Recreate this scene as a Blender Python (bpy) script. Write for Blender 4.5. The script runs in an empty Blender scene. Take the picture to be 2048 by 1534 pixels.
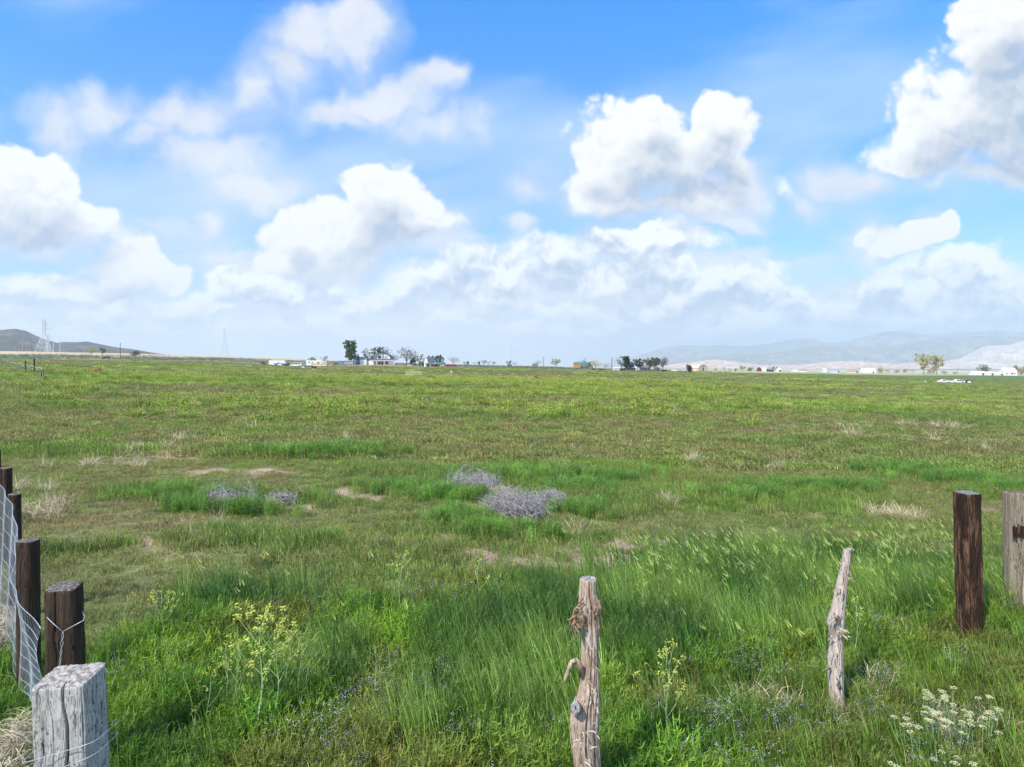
import bpy, math, random
import numpy as np
from mathutils import Vector, Matrix
random.seed(7); RNG = np.random.default_rng(11)
SC = bpy.context.scene; COL = SC.collection
F = 1410.0; HOR = 733.0; CZ = 2.67          # focal length in photo pixels, horizon row, camera height
R = math.radians
SUN_EL, SUN_AZ = R(46), R(218)              # azimuth clockwise from +Y (north)
def pt(px, py, Y): return Vector(((px-1024)/F*Y, Y, CZ+(HOR-py)/F*Y))

# ------------------------------------------------------------- render / camera
cam = bpy.data.cameras.new('camera'); co = bpy.data.objects.new('camera', cam); COL.objects.link(co)
co.location = (0, 0, CZ); co.rotation_euler = (R(90), 0, 0)
cam.sensor_width = 36; cam.lens = F/2048*36; cam.shift_y = -(767-HOR)/2048; cam.clip_end = 90000; cam.clip_start = .05
SC.camera = co
SC.view_settings.view_transform = 'Standard'; SC.view_settings.look = 'None'; SC.view_settings.gamma = 1
SC.view_settings.exposure = 0.62
SC.render.engine = 'CYCLES'
cy = SC.cycles
cy.use_denoising = True; cy.denoiser = 'OPENIMAGEDENOISE'; cy.denoising_input_passes = 'RGB_ALBEDO_NORMAL'; cy.denoising_prefilter = 'ACCURATE'; cy.max_bounces = 6; cy.diffuse_bounces = 3; cy.glossy_bounces = 2
cy.transmission_bounces = 4; cy.transparent_max_bounces = 8; cy.volume_bounces = 1
cy.sample_clamp_indirect = 4; cy.caustics_reflective = False; cy.caustics_refractive = False

# ------------------------------------------------------------- node helpers
class NT:
    def __init__(s, nt): s.nt = nt; s.n = nt.nodes; s.l = nt.links
    def put(s, sock, v):
        if v is None: return
        if isinstance(v, bpy.types.NodeSocket): s.l.new(v, sock)
        else:
            if hasattr(sock.default_value, '__len__') and not hasattr(v, '__len__'): v = [v]*len(sock.default_value)
            if hasattr(v, '__len__') and len(v) == 3 and len(sock.default_value) == 4: v = tuple(v)+(1,)
            sock.default_value = v
    def add(s, t, **k):
        n = s.n.new(t)
        for a, b in k.items(): setattr(n, a, b)
        return n
    def m(s, op, a, b=None, c=None, clamp=False):
        n = s.add('ShaderNodeMath', operation=op, use_clamp=clamp)
        for i, v in enumerate((a, b, c)): s.put(n.inputs[i], v) if v is not None else None
        return n.outputs[0]
    def v(s, op, a, b=None, c=None, scale=None):
        n = s.add('ShaderNodeVectorMath', operation=op); s.put(n.inputs[0], a)
        if b is not None: s.put(n.inputs[1], b)
        if c is not None: s.put(n.inputs[2], c)
        if scale is not None: s.put(n.inputs['Scale'], scale)
        return n.outputs['Value'] if op in ('LENGTH', 'DOT_PRODUCT', 'DISTANCE') else n.outputs[0]
    def noise(s, vec, scale, detail=4, rough=.55, dist=0, dim='3D', lac=2.0, col=False, typ='FBM', w=None):
        n = s.add('ShaderNodeTexNoise', noise_dimensions=dim); n.noise_type = typ
        if vec is not None: s.put(n.inputs['Vector'], vec)
        for k, x in (('Scale', scale), ('Detail', detail), ('Roughness', rough), ('Distortion', dist), ('Lacunarity', lac)): s.put(n.inputs[k], x)
        if w is not None: s.put(n.inputs['W'], w)
        return n.outputs['Color'] if col else n.outputs[0]
    def voro(s, vec, scale, detail=3, rough=.5, dim='2D', feat='F1', rnd=1.0):
        n = s.add('ShaderNodeTexVoronoi', voronoi_dimensions=dim, feature=feat)
        s.put(n.inputs['Vector'], vec); s.put(n.inputs['Scale'], scale)
        if feat != 'DISTANCE_TO_EDGE' or True:
            s.put(n.inputs['Detail'], detail); s.put(n.inputs['Roughness'], rough)
        s.put(n.inputs['Randomness'], rnd)
        return n.outputs['Distance']
    def ramp(s, f, stops, interp='LINEAR'):
        n = s.add('ShaderNodeValToRGB'); r = n.color_ramp; r.interpolation = interp
        while len(r.elements) < len(stops): r.elements.new(.5)
        for e, (p, c) in zip(r.elements, stops):
            e.position = p; e.color = (c, c, c, 1) if not hasattr(c, '__len__') else tuple(c)[:3]+(1,)
        s.put(n.inputs[0], f); return n.outputs[0]
    def mr(s, f, a, b, c=0., d=1., smooth=True):
        n = s.add('ShaderNodeMapRange', interpolation_type='SMOOTHSTEP' if smooth else 'LINEAR')
        for i, x in enumerate((f, a, b, c, d)): s.put(n.inputs[i], x)
        return n.outputs[0]
    def mix(s, f, a, b, mode='MIX'):
        n = s.add('ShaderNodeMix', data_type='RGBA', blend_type=mode)
        s.put(n.inputs[0], f); s.put(n.inputs[6], a); s.put(n.inputs[7], b); return n.outputs[2]
    def xyz(s, v):
        n = s.add('ShaderNodeSeparateXYZ'); s.put(n.inputs[0], v); return n.outputs[0], n.outputs[1], n.outputs[2]
    def cxyz(s, x, y, z):
        n = s.add('ShaderNodeCombineXYZ')
        for i, q in enumerate((x, y, z)): s.put(n.inputs[i], q)
        return n.outputs[0]
# ------------------------------------------------------------- sky
def build_world():
    w = bpy.data.worlds.new('World'); SC.world = w; w.use_nodes = True
    w.cycles.sampling_method = 'NONE'
    N = NT(w.node_tree); N.n.clear()
    out = N.add('ShaderNodeOutputWorld'); bg = N.add('ShaderNodeBackground')
    N.l.new(bg.outputs[0], out.inputs[0])
    sky = N.add('ShaderNodeTexSky', sky_type='NISHITA')
    sky.sun_disc = False; sky.sun_elevation = SUN_EL; sky.sun_rotation = SUN_AZ
    sky.altitude = 1400; sky.air_density = 1.0; sky.dust_density = .1; sky.ozone_density = 3.0
    D = N.add('ShaderNodeTexCoord').outputs['Generated']
    x, y, z = N.xyz(D)
    ys = N.m('MAXIMUM', y, .05)
    u = N.m('DIVIDE', x, ys); v = N.m('DIVIDE', z, ys)
    P = N.cxyz(u, v, 0)
    def uv(px, py): return ((px-1024)/F, (HOR-py)/F)
    # domain warp shared by every cloud
    w1 = N.v('SUBTRACT', N.noise(P, 5.5, 4, .55, col=True), (.5, .5, .5))
    w2 = N.v('SUBTRACT', N.noise(P, 26, 3, .6, col=True), (.5, .5, .5))
    def base(Pin, blobs, warp, fine=0):
        Pw = N.v('MULTIPLY_ADD', w1, (warp, warp, 0), Pin)
        if fine: Pw = N.v('MULTIPLY_ADD', w2, (fine, fine, 0), Pw)
        S = None
        for b in blobs:
            px, py, rx, ry = b[:4]
            c = uv(px, py)
            q = N.v('MULTIPLY_ADD', Pw, (F/rx, F/ry, 0), (-c[0]*F/rx, -c[1]*F/ry, 0))
            s = N.m('SUBTRACT', 1.0-(b[4] if len(b) > 4 else 0), N.v('LENGTH', q))
            if S is None: S = s
            else:
                n = N.add('ShaderNodeMath', operation='SMOOTH_MAX')
                N.put(n.inputs[0], S); N.put(n.inputs[1], s); n.inputs[2].default_value = .30; S = n.outputs[0]
        return N.m('MAXIMUM', S, -3), Pw
    def puff(Pw, sc): return N.m('SUBTRACT', .40, N.voro(Pw, sc, 3, .5))
    sharp = [(1290,325,165,140),(1425,280,105,105),(1235,385,125,80),(1400,390,175,65),(1475,340,75,110,.1),(1175,310,50,45,.15),(1300,240,65,50),(1430,225,55,60),(1330,410,200,45),
             (1985,85,85,85),(2010,40,100,80),(2015,215,200,120),(1890,265,150,100),(2080,270,240,110),(2120,100,170,200),(1850,325,130,50),(2050,340,170,60),(2010,150,110,100),(2070,230,190,160),(1960,250,120,90),(2000,270,150,110),(1985,130,80,90),
             (1785,488,80,28),(1862,464,68,27),(1905,446,30,20),
             (60,395,150,90),(-20,420,200,120),(150,430,105,65),(60,470,200,50),
             (240,530,105,65),(330,545,44,38),(200,578,140,30),
             (755,400,90,80),(825,445,115,80),(595,455,50,42),(640,500,150,60),(735,470,150,80),(570,530,95,42),(700,520,160,40)]
    sharp = [(b[0], b[1], b[2]*1.10, b[3]*1.12)+tuple(b[4:]) for b in sharp]
    soft = [(95,245,100,100),(215,205,140,80),(390,225,190,100),(430,320,180,90),(500,400,150,60,.1),(310,260,130,90,.1),
            (610,60,150,110),(730,50,120,100),(560,130,110,110),(660,220,130,65),(770,190,140,70),(860,165,85,55),(500,180,80,110,.2),
            (880,250,160,60,.25),(1690,375,110,60),(1625,425,60,65),(1080,360,110,75,.2),(1190,300,60,60,.3),(400,470,80,40,.25),(1420,360,170,110,.3),
            (960,250,90,50,.3),(1770,492,140,56,.05),(1870,466,110,52,.05),(1040,460,70,40,.1),(1450,440,190,30,.2),(1980,370,200,40,.1),(1505,350,130,130,.1),(860,450,130,110,.05),(150,440,180,100,.1),(1150,400,60,60,.2),(680,520,200,60,.1)]
    mid = [(560,588,125,34),(650,572,80,28),(330,608,70,26),(200,628,110,28),(50,592,100,46),(150,572,70,40),(810,592,100,36),(870,555,100,46),
           (965,590,120,40),(1010,555,80,36),(1090,540,110,50),(1250,497,120,38),(1200,562,150,36),(1300,545,100,45),(1480,565,110,52),(1400,598,170,42),
           (1290,622,120,30),(1755,580,120,46),(1780,556,60,32),(1690,608,110,30),(1930,545,150,66),(2020,600,130,56),(1580,600,70,40),(620,645,130,22),
           (470,560,70,34),(1020,648,60,16),(350,640,100,18),(900,630,90,20),(1560,640,160,22),(1860,630,120,24),(1130,610,80,30),(700,610,60,24),(100,665,150,18),(420,655,130,16),(760,665,150,18),(1180,660,160,16),(1450,655,120,16),(1700,640,140,20),(1980,640,130,24),(250,600,80,26),(1350,480,110,34),(1100,500,90,34),(930,520,80,30),(420,600,90,26)]
    dl = (-.012, .048, 0)
    Po = N.v('ADD', P, dl)
    B0, W0 = base(P, sharp, .07, .016); B1, W1 = base(Po, sharp, .07, .016)
    p0 = puff(W0, 12); p1 = puff(N.v('ADD', W0, (-.004, .012, 0)), 12)
    big = N.noise(W0, 9, 5, .6)
    S0 = N.m('ADD', N.m('MULTIPLY_ADD', p0, .50, B0), N.m('MULTIPLY_ADD', big, .55, -.16))
    T0, WT = base(P, soft, .16, .02)
    nT = N.noise(WT, 7, 5, .55)
    T0 = N.m('MULTIPLY_ADD', N.m('SUBTRACT', nT, .5), 1.5, T0)
    # open, softer clouds
    aT = N.m('MULTIPLY', N.mr(T0, -.05, .85), .90)
    cT = N.mix(N.mr(T0, .1, .8), (.60, .72, .93), N.mix(N.mr(nT, .35, .65), (.72, .77, .86), (.90, .91, .94)))
    # sharp cumulus: relief towards the light
    rel = N.m('SUBTRACT', B0, B1)
    lit = N.mr(B1, .0, .85, 1.0, .15)
    lit = N.m('MULTIPLY_ADD', N.m('SUBTRACT', p0, p1), .7, lit)
    lit = N.m('MULTIPLY_ADD', N.m('SUBTRACT', big, .5), .30, lit, clamp=True)
    cS = N.ramp(lit, [(0.0, (.42, .52, .68)), (.25, (.62, .67, .76)), (.6, (.85, .865, .895)), (.92, (1.04, 1.04, 1.05))])
    S0 = N.m('MINIMUM', S0, N.m('MULTIPLY_ADD', B0, 2.0, .16))
    edge = N.mr(N.m('MULTIPLY_ADD', rel, 1., N.m('MULTIPLY', N.m('SUBTRACT', big, .5), -.9)), -.25, .30, .80, .20)
    aS = N.mr(S0, .0, edge)
    # smaller cumulus in ranks towards the horizon
    Pm = N.v('ADD', P, (-.006, .022, 0))
    M0, WM = base(P, mid, .055, .03); M1, WM1 = base(Pm, mid, .055, .03)
    mn = N.noise(WM, 15, 5, .55); mn1 = N.noise(N.v('ADD', WM, (-.004, .012, 0)), 15, 4, .55)
    Mc = N.m('MULTIPLY_ADD', N.m('SUBTRACT', mn, .45), 1.5, M0)
    aM = N.mr(Mc, -.06, N.mr(nT, .4, .6, .25, .8))
    litM = N.mr(M1, .1, .85, .95, .30)
    litM = N.m('MULTIPLY_ADD', N.m('SUBTRACT', mn, mn1), 4.2, litM)
    litM = N.m('MULTIPLY_ADD', N.m('SUBTRACT', big, .5), 1.4, litM, clamp=True)
    cM = N.ramp(litM, [(0, (.44, .54, .70)), (.35, (.58, .66, .79)), (.65, (.84, .875, .92)), (1, (1.12, 1.12, 1.12))])
    # thin broken layer behind them
    q = N.cxyz(N.m('MULTIPLY', x, 3.2), N.m('MULTIPLY', y, 3.2), N.m('MULTIPLY', z, 12))
    L0 = N.noise(N.v('MULTIPLY_ADD', w1, (.8, .8, 1.), q), 1.3, 5, .52)
    cover = N.ramp(N.m('MULTIPLY', v, 2.0), [(0, .80), (.12, .72), (.24, .58), (.36, .46), (.50, .30), (.62, .22), (1, .12)])
    aL = N.mr(N.m('ADD', L0, N.m('SUBTRACT', cover, .5)), .40, .66)
    cL = N.mix(N.mr(L0, .35, .68), (.62, .69, .79), (.90, .92, .945))
    # cirrus veil
    ci = N.noise(N.cxyz(N.m('MULTIPLY', u, 1.2), N.m('MULTIPLY_ADD', u, -.5, N.m('MULTIPLY', v, 3.)), 3.), 1.6, 5, .5, .2)
    aC = N.m('MULTIPLY', N.mr(ci, .42, .72), N.mr(v, .0, .5, .85, .62))
    gen = N.noise(D, 2.6, 5, .55)                           # the rest of the dome, behind and above
    aG = N.mr(gen, .42, .62)
    front = N.mr(y, .1, .3)
    # clear sky colour
    sk = N.v('SCALE', sky.outputs[0], scale=.17)
    tint = N.ramp(N.m('MULTIPLY', v, 1.6), [(0, (1.0, .95, .95)), (.35, (.52, .92, 1.22)), (.8, (.06, 1.06, 1.75)), (1, (.03, 1.02, 1.8))])
    c = N.mix(1.0, sk, tint, 'MULTIPLY')
    c = N.mix(N.m('MULTIPLY', aC, front), c, (.60, .78, 1.02))
    c = N.mix(N.m('MULTIPLY', N.m('MULTIPLY', aL, front), .92), c, cL)
    c = N.mix(N.m('MULTIPLY', N.m('MULTIPLY', aM, front), .95), c, cM)
    c = N.mix(N.m('MULTIPLY', aT, front), c, cT)
    c = N.mix(N.m('MULTIPLY', aS, front), c, cS)
    hz = N.mr(v, .005, .12, .80, 0.)
    hz = N.m('MULTIPLY', hz, .6)
    c = N.mix(N.m('MULTIPLY', hz, front), c, (.74, .80, .87))
    c = N.mix(N.m('MULTIPLY', N.m('SUBTRACT', 1., front), aG), c, (.85, .88, .92))
    N.put(bg.inputs[0], N.v('SCALE', c, scale=.68)); bg.inputs[1].default_value = 1.0
build_world()
sun = bpy.data.lights.new('sun', 'SUN'); sun.energy = 3.7; sun.angle = R(2.0); sun.color = (1, .95, .87)
so = bpy.data.objects.new('sun', sun); COL.objects.link(so)
sd = Vector((math.sin(SUN_AZ)*math.cos(SUN_EL), math.cos(SUN_AZ)*math.cos(SUN_EL), math.sin(SUN_EL)))
so.rotation_euler = sd.to_track_quat('Z', 'Y').to_euler(); so.location = (-30, -30, 60)
# ------------------------------------------------------------- numpy noise + terrain height
def _hash(ix, iy, seed):
    with np.errstate(over='ignore'):
        h = (ix.astype(np.int64)*374761393 + iy.astype(np.int64)*668265263 + seed*1442695041) & 0xffffffff
        h = ((h ^ (h >> 13))*1274126177) & 0xffffffff
        h = (h ^ (h >> 16))
    return (h & 0xffff)/65535.0
def vnoise(x, y, seed=0):
    x = np.asarray(x, float); y = np.asarray(y, float)
    ix = np.floor(x); iy = np.floor(y); fx = x-ix; fy = y-iy
    fx = fx*fx*(3-2*fx); fy = fy*fy*(3-2*fy)
    a = _hash(ix, iy, seed); b = _hash(ix+1, iy, seed); c = _hash(ix, iy+1, seed); d = _hash(ix+1, iy+1, seed)
    return (a*(1-fx)+b*fx)*(1-fy) + (c*(1-fx)+d*fx)*fy
def fbm(x, y, sc, octv=4, seed=0, rough=.5):
    s = 0; a = 1; t = 0
    for i in range(octv):
        s = s + a*vnoise(np.asarray(x)/sc*2**i+17.3*i, np.asarray(y)/sc*2**i-9.1*i, seed+i*31); t += a; a *= rough
    return s/t
def sstep(x, a, b): t = np.clip((x-a)/(b-a), 0, 1); return t*t*(3-2*t)

T_PX = np.array([-1500, -300, 0, 250, 400, 600, 760, 1024, 1250, 1450, 1900, 2400, 3500.])
T_Y = np.array([220, 300, 400, 600, 900, 1500, 3000, 8000, 25000, 70000.])
T_PY = np.array([
 [ 715, 718,726.5,730,735.5,739.5,743.8,750.1,755.4,760.1,770.7, 776, 780],
 [ 712, 716, 721, 725, 728, 735, 736.5,742, 747.5,753, 766, 771, 774],
 [ 708, 712, 716.5,719, 722, 731, 731, 737.5,742.5,745.5,757.5,763, 766],
 [ 702, 706, 710, 713, 717, 724, 728, 733.5,739, 742.5,750.5,756, 758],
 [ 700, 701, 702.3,706.3,711.5,717.5,724.5,731, 736, 741, 747.5,750, 752],
 [ 705, 706, 707, 709, 713.5,720, 726.5,731.6,736, 740, 744.5,746, 747],
 [ 716, 718, 719, 721, 723, 726, 730, 733, 735, 738, 741, 741, 741],
 [731]*7+[733, 734, 736, 737.5, 738, 738],
 [ 733.2]*13, [733.1]*13])
def height(x, y, bumps=True):
    x = np.asarray(x, float); y = np.asarray(y, float)
    ya = np.maximum(y, .001); r = np.maximum(y, 1.0)
    px = np.clip(1024 + F*x/ya, T_PX[0], T_PX[-1])
    px = np.where(y < 5, 1024, px)
    pi = np.clip(np.searchsorted(T_PX, px)-1, 0, len(T_PX)-2); tx = (px-T_PX[pi])/(T_PX[pi+1]-T_PX[pi])
    lx = np.log(np.clip(r, T_Y[0], T_Y[-1])); ly = np.log(T_Y)
    yi = np.clip(np.searchsorted(ly, lx)-1, 0, len(T_Y)-2); ty = (lx-ly[yi])/(ly[yi+1]-ly[yi])
    tx = tx*tx*(3-2*tx)*.5+tx*.5; 
    P = (T_PY[yi, pi]*(1-tx)+T_PY[yi, pi+1]*tx)*(1-ty) + (T_PY[yi+1, pi]*(1-tx)+T_PY[yi+1, pi+1]*tx)*ty
    zf = CZ + (HOR-P)/F*r
    zn = -.0235*np.clip(x, -250, 250)
    t = sstep(r, 150, 260)
    z = zn*(1-t)+zf*t
    if bumps:
        near = 1-sstep(r, 60, 200)
        b = (fbm(x, y, 7., 3, 5)-.5)*.34 + (fbm(x, y, 1.3, 3, 9)-.5)*.10
        b = b*sstep(r, 3.0, 9.)
        z = z + b*near + (fbm(x, y, 45., 3, 15)-.5)*1.1*sstep(r, 40, 120)*(1-sstep(r, 400, 900))
        # mound of earth under the tumbleweeds
    return z
def gz(x, y): return float(height(x, y))
def hit(px, py, lo=1.5, hi=3000):
    """point of the terrain seen at photo pixel (px, py)"""
    Y = np.geomspace(lo, hi, 4000); X = (px-1024)/F*Y
    ray = CZ + (HOR-py)/F*Y; g = height(X, Y)
    k = np.argmax(g >= ray)
    if not (g >= ray).any(): k = len(Y)-1
    return float(X[k]), float(Y[k]), float(g[k])
def at(px, Y):
    x = (px-1024)/F*Y; return x, Y, gz(x, Y)

# ------------------------------------------------------------- vegetation colour and density fields (shared by the soil and the plants)
BARE = [(1060,1122,1.7,.55),(1130,1108,.5,.4),(1150,1095,.35,.25),(1000,1120,.7,.35),(800,1085,.9,.35),(705,985,1.6,.9),(745,1000,.7,.5),(370,912,2.0,1.3),(490,943,1.6,.7),(260,1023,.5,.3),(410,945,1.,.6),(240,1290,.01,.01),
        (280,1082,.5,.3),(335,1105,.5,.25),(1240,1120,1.4,.45),(1660,1062,.5,.3),(620,1012,.6,.4),(1290,1085,.8,.35),(60,1010,.4,.3),(880,1075,.5,.2)]
BARE_W = [(*hit(a, b)[:2], c, d) for a, b, c, d in BARE]
def bare(x, y):
    m = np.zeros_like(x); br = fbm(x, y, .35, 3, 79)
    wx = x+(fbm(x, y, .5, 3, 77)-.5)*.9; wy = y+(fbm(x, y, .5, 3, 78)-.5)*.9
    for bx, by, rx, ry in BARE_W:
        d = np.hypot((wx-bx)/(rx*.75), (wy-by)/ry); m = np.maximum(m, sstep(1.15-d, 0, .7)*(.55+.45*sstep(br, .42, .52)))
    g = sstep(fbm(x, y, 3.5, 4, 41), .71, .80)*.6*sstep(y, 9, 13)*(1-sstep(y, 40, 90))
    return np.maximum(m, g)
def lush(x, y):
    """tall spring growth in the foreground: 1 inside"""
    px = 1024+F*x/np.maximum(y, .5); n = (fbm(x, y, 2.2, 3, 21)-.5)
    edge = np.interp(px, [-400, 150, 500, 700, 950, 1250, 1330, 1500, 1750, 2100, 2500], [5.2, 6.0, 6.9, 7.3, 7.5, 7.7, 9.0, 9.6, 9.4, 9.8, 10.])
    return 1-sstep(y+n*2.2, edge-.6, edge+.5)
SPOT = [(900,955,3.0,1.1),(1050,965,2.8,1.2),(820,985,1.6,.8),(1180,1000,2.,1.),(1130,940,3.,1.2),(1500,985,3.6,1.2),(1620,1000,2.2,.9),(620,905,3.6,1.1),(430,990,2.2,.7),(560,1000,1.3,.5),(1950,960,3.,1.2),(2050,985,2.,1.),(1850,940,3.,.8),
        (130,905,2.,.9),(980,1065,1.6,.5),(1080,1060,1.4,.45),(1400,1010,1.5,.6),(300,985,1.3,.5),(160,1100,.8,.4),(480,1090,1.6,.5)]
SPOT_W = [(*hit(a, b)[:2], c, d) for a, b, c, d in SPOT]
def greener(x, y):
    m = np.zeros_like(x); wx = x+(fbm(x, y, 1.5, 3, 87)-.5)*2.; wy = y+(fbm(x, y, 1.5, 3, 88)-.5)*2.
    for bx, by, rx, ry in SPOT_W:
        d = np.hypot((wx-bx)/rx, (wy-by)/(ry*1.4)); m = np.maximum(m, sstep(1.3-d, 0, .8))
    return np.maximum(m, sstep(fbm(x, y, 9, 3, 61), .60, .72)*.8)
MUST = [(470,832,12,4),(330,812,14,4),(560,838,9,3),(230,776,12,7),(340,782,12,7),(450,790,14,7),(820,800,20,8),(960,812,18,7),(640,800,20,8),(1080,826,10,4),(1200,800,22,8),(1520,852,3.6,1.6),(1560,860,3,1.4),(1300,790,30,9),(1820,800,6,5),(1790,812,5,4),(1690,824,8,4),(1920,828,4,3),(1480,806,14,6),
        (60,800,2,3),(10,808,3,3),(1420,800,12,6),(980,765,60,18),(700,762,60,16),(500,764,30,12),(1130,940,2.2,.9)]
MUST_W = [(*hit(a, b)[:2], c, d) for a, b, c, d in MUST]
def musty(x, y):
    m = np.zeros_like(x); wx = x+(fbm(x, y, 8, 3, 97)-.5)*8; wy = y+(fbm(x, y, 8, 3, 98)-.5)*8
    k = np.clip(y/60, .15, 1); wx = x*(1-k)+wx*k; wy = y*(1-k)+wy*k
    for bx, by, rx, ry in MUST_W:
        d = np.hypot((wx-bx)/rx, (wy-by)/(ry*1.3)); m = np.maximum(m, sstep(1.3-d, 0, .7))
    m = m*sstep(fbm(x, y*2.2, 14, 4, 72), .38, .56)
    n = sstep(fbm(x, y*2.2, 26, 4, 71), .60, .70)*sstep(y, 45, 80)*.9*(1-.4*sstep(x/np.maximum(y,1), .25, .6))
    return np.maximum(m, n*.85)
def mixc(a, b, t): t = np.clip(np.asarray(t), 0, 1)[..., None]; return np.asarray(a)*(1-t)+np.asarray(b)*t
C_GREEN = (.160, .285, .050); C_BRIGHT = (.250, .375, .055); C_OLIVE = (.285, .315, .100); C_BROWN = (.330, .245, .130)
C_DEEP = (.050, .118, .028); C_YEL = (.27, .33, .025); C_STRAW = (.48, .40, .24)
def field_colour(x, y):
    """leaf colour of the sward at a place (real patches of different plants)"""
    n1 = fbm(x, y, 5.5, 4, 3); n2 = fbm(x, y*1.3, 38, 4, 4); n3 = fbm(x, y, 1.4, 3, 6); n4 = fbm(x, y*1.5, 120, 3, 8)
    c = mixc(C_OLIVE, C_GREEN, sstep(n1*.55+n2*.45, .40, .60))
    br = sstep(n3*.35+n1*.3+n2*.35, .45, .58)*(1-sstep(y, 60, 140)*.3)
    c = mixc(c, C_BROWN, br*.75)
    c = mixc(c, C_BROWN, sstep(n4, .50, .62)*sstep(y, 120, 200)*.55)
    c = mixc(c, C_GREEN, greener(x, y)*(1-sstep(y, 50, 90))*.85)
    c = mixc(c, C_BRIGHT, sstep(n2*.6+n1*.4, .50, .62)*.75*(1-br*.6))
    st = fbm(x*.5, y*2.4, 17, 4, 12); far_ = sstep(y, 40, 70)
    c = mixc(c, (.30, .40, .07), sstep(st, .52, .64)*far_*.8); c = mixc(c, (.28, .24, .12), sstep(.48-st, 0, .08)*far_*.7)
    return np.clip(c, 0, 1)

# ------------------------------------------------------------- objects: tags, mesh builder
def tag(o, label=None, cat=None, group=None, kind=None):
    if label: o['label'] = label
    if cat: o['category'] = cat
    if group: o['group'] = group
    if kind: o['kind'] = kind
    return o
def empty(name, loc, rz=0, label=None, cat=None, group=None, scale=1):
    o = bpy.data.objects.new(name, None); COL.objects.link(o); o.location = loc; o.rotation_euler = (0, 0, rz)
    o.empty_display_size = .2; o.scale = (scale,)*3 if not hasattr(scale, '__len__') else scale
    return tag(o, label, cat, group)
def copy_tree(o, parent=None):
    c = o.copy(); COL.objects.link(c); c.parent = parent
    for ch in [q for q in o.children]: copy_tree(ch, c)
    return c
class MB:
    def __init__(s): s.v = []; s.f = []; s.mi = []; s.m = 0
    def tri(s, vs, fs):
        k = len(s.v); s.v += [tuple(q) for q in vs]; s.f += [tuple(i+k for i in f) for f in fs]; s.mi += [s.m]*len(fs); return s
    def box(s, c, d, rz=0, rx=0, ry=0, taper=1.0, jit=0):
        x, y, z = d[0]/2, d[1]/2, d[2]/2; M = Matrix.Rotation(rz, 3, 'Z') @ Matrix.Rotation(ry, 3, 'Y') @ Matrix.Rotation(rx, 3, 'X')
        vs = []
        for sz in (-1, 1):
            t = taper if sz > 0 else 1
            for sx, sy in ((-1,-1),(1,-1),(1,1),(-1,1)):
                vs.append(M @ Vector((sx*x*t, sy*y*t, sz*z)) + Vector(c))
        return s.tri(vs, [(3,2,1,0),(4,5,6,7),(0,1,5,4),(1,2,6,5),(2,3,7,6),(3,0,4,7)])
    def b2(s, a, b): # box from two corners
        return s.box([(a[i]+b[i])/2 for i in range(3)], [abs(b[i]-a[i]) for i in range(3)])
    def prism(s, poly, d, off=(0,0,0), axis='y'):
        """closed outline extruded symmetrically by d; poly in (x,z) for axis y, (y,z) for axis x, (x,y) for axis z"""
        n = len(poly); vs = []
        for q in (-d/2, d/2):
            for a, b in poly:
                p = {'y': (a, q, b), 'x': (q, a, b), 'z': (a, b, q)}[axis]
                vs.append([p[i]+off[i] for i in range(3)])
        return s.tri(vs, [tuple(range(n))[::-1], tuple(range(n, 2*n))]+[(i, (i+1) % n, n+(i+1) % n, n+i) for i in range(n)])
    def tube(s, pts, rad, n=6, cap=True):
        pts = [Vector(p) for p in pts]; rr = rad if hasattr(rad, '__len__') else [rad]*len(pts)
        k = len(s.v); up = Vector((0,0,1)); rings = []
        for i, p in enumerate(pts):
            t = (pts[min(i+1, len(pts)-1)]-pts[max(i-1, 0)])
            t = t.normalized() if t.length > 1e-9 else Vector((0,0,1))
            if i == 0: a = t.cross(up) if abs(t.dot(up)) < .95 else t.cross(Vector((1,0,0)))
            else: a = a - t*a.dot(t)
            a.normalize(); b = t.cross(a)
            for j in range(n):
                th = 2*math.pi*j/n; s.v.append(tuple(p+(a*math.cos(th)+b*math.sin(th))*rr[i]))
        for i in range(len(pts)-1):
            for j in range(n):
                s.f.append((k+i*n+j, k+i*n+(j+1) % n, k+(i+1)*n+(j+1) % n, k+(i+1)*n+j)); s.mi.append(s.m)
        if cap:
            s.f.append(tuple(k+j for j in range(n))[::-1]); s.f.append(tuple(k+(len(pts)-1)*n+j for j in range(n))); s.mi += [s.m]*2
        return s
    def ell(s, c, r, nu=10, nv=6, jit=0, rnd=random):
        k = len(s.v)
        vs = [(c[0], c[1], c[2]-r[2])]
        for i in range(1, nv):
            ph = -math.pi/2+math.pi*i/nv
            for j in range(nu):
                th = 2*math.pi*j/nu; q = 1+rnd.uniform(-jit, jit)
                vs.append((c[0]+r[0]*q*math.cos(ph)*math.cos(th), c[1]+r[1]*q*math.cos(ph)*math.sin(th), c[2]+r[2]*q*math.sin(ph)))
        vs.append((c[0], c[1], c[2]+r[2])); L = len(vs)-1
        fs = [(0, 1+(j+1) % nu, 1+j) for j in range(nu)]
        for i in range(nv-2):
            for j in range(nu):
                a = 1+i*nu+j; b = 1+i*nu+(j+1) % nu; fs.append((a, b, b+nu, a+nu))
        fs += [(1+(nv-2)*nu+j, 1+(nv-2)*nu+(j+1) % nu, L) for j in range(nu)]
        return s.tri(vs, fs)
    def strip(s, pts, side, w):
        """flat tapered leaf: points, sideways unit vector, widths"""
        k = len(s.v); n = len(pts)
        for p, ww in zip(pts, w):
            s.v.append((p[0]-side[0]*ww/2, p[1]-side[1]*ww/2, p[2]-side[2]*ww/2)); s.v.append((p[0]+side[0]*ww/2, p[1]+side[1]*ww/2, p[2]+side[2]*ww/2))
        for i in range(n-1): s.f.append((k+2*i, k+2*i+1, k+2*i+3, k+2*i+2)); s.mi.append(s.m)
        return s
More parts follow.
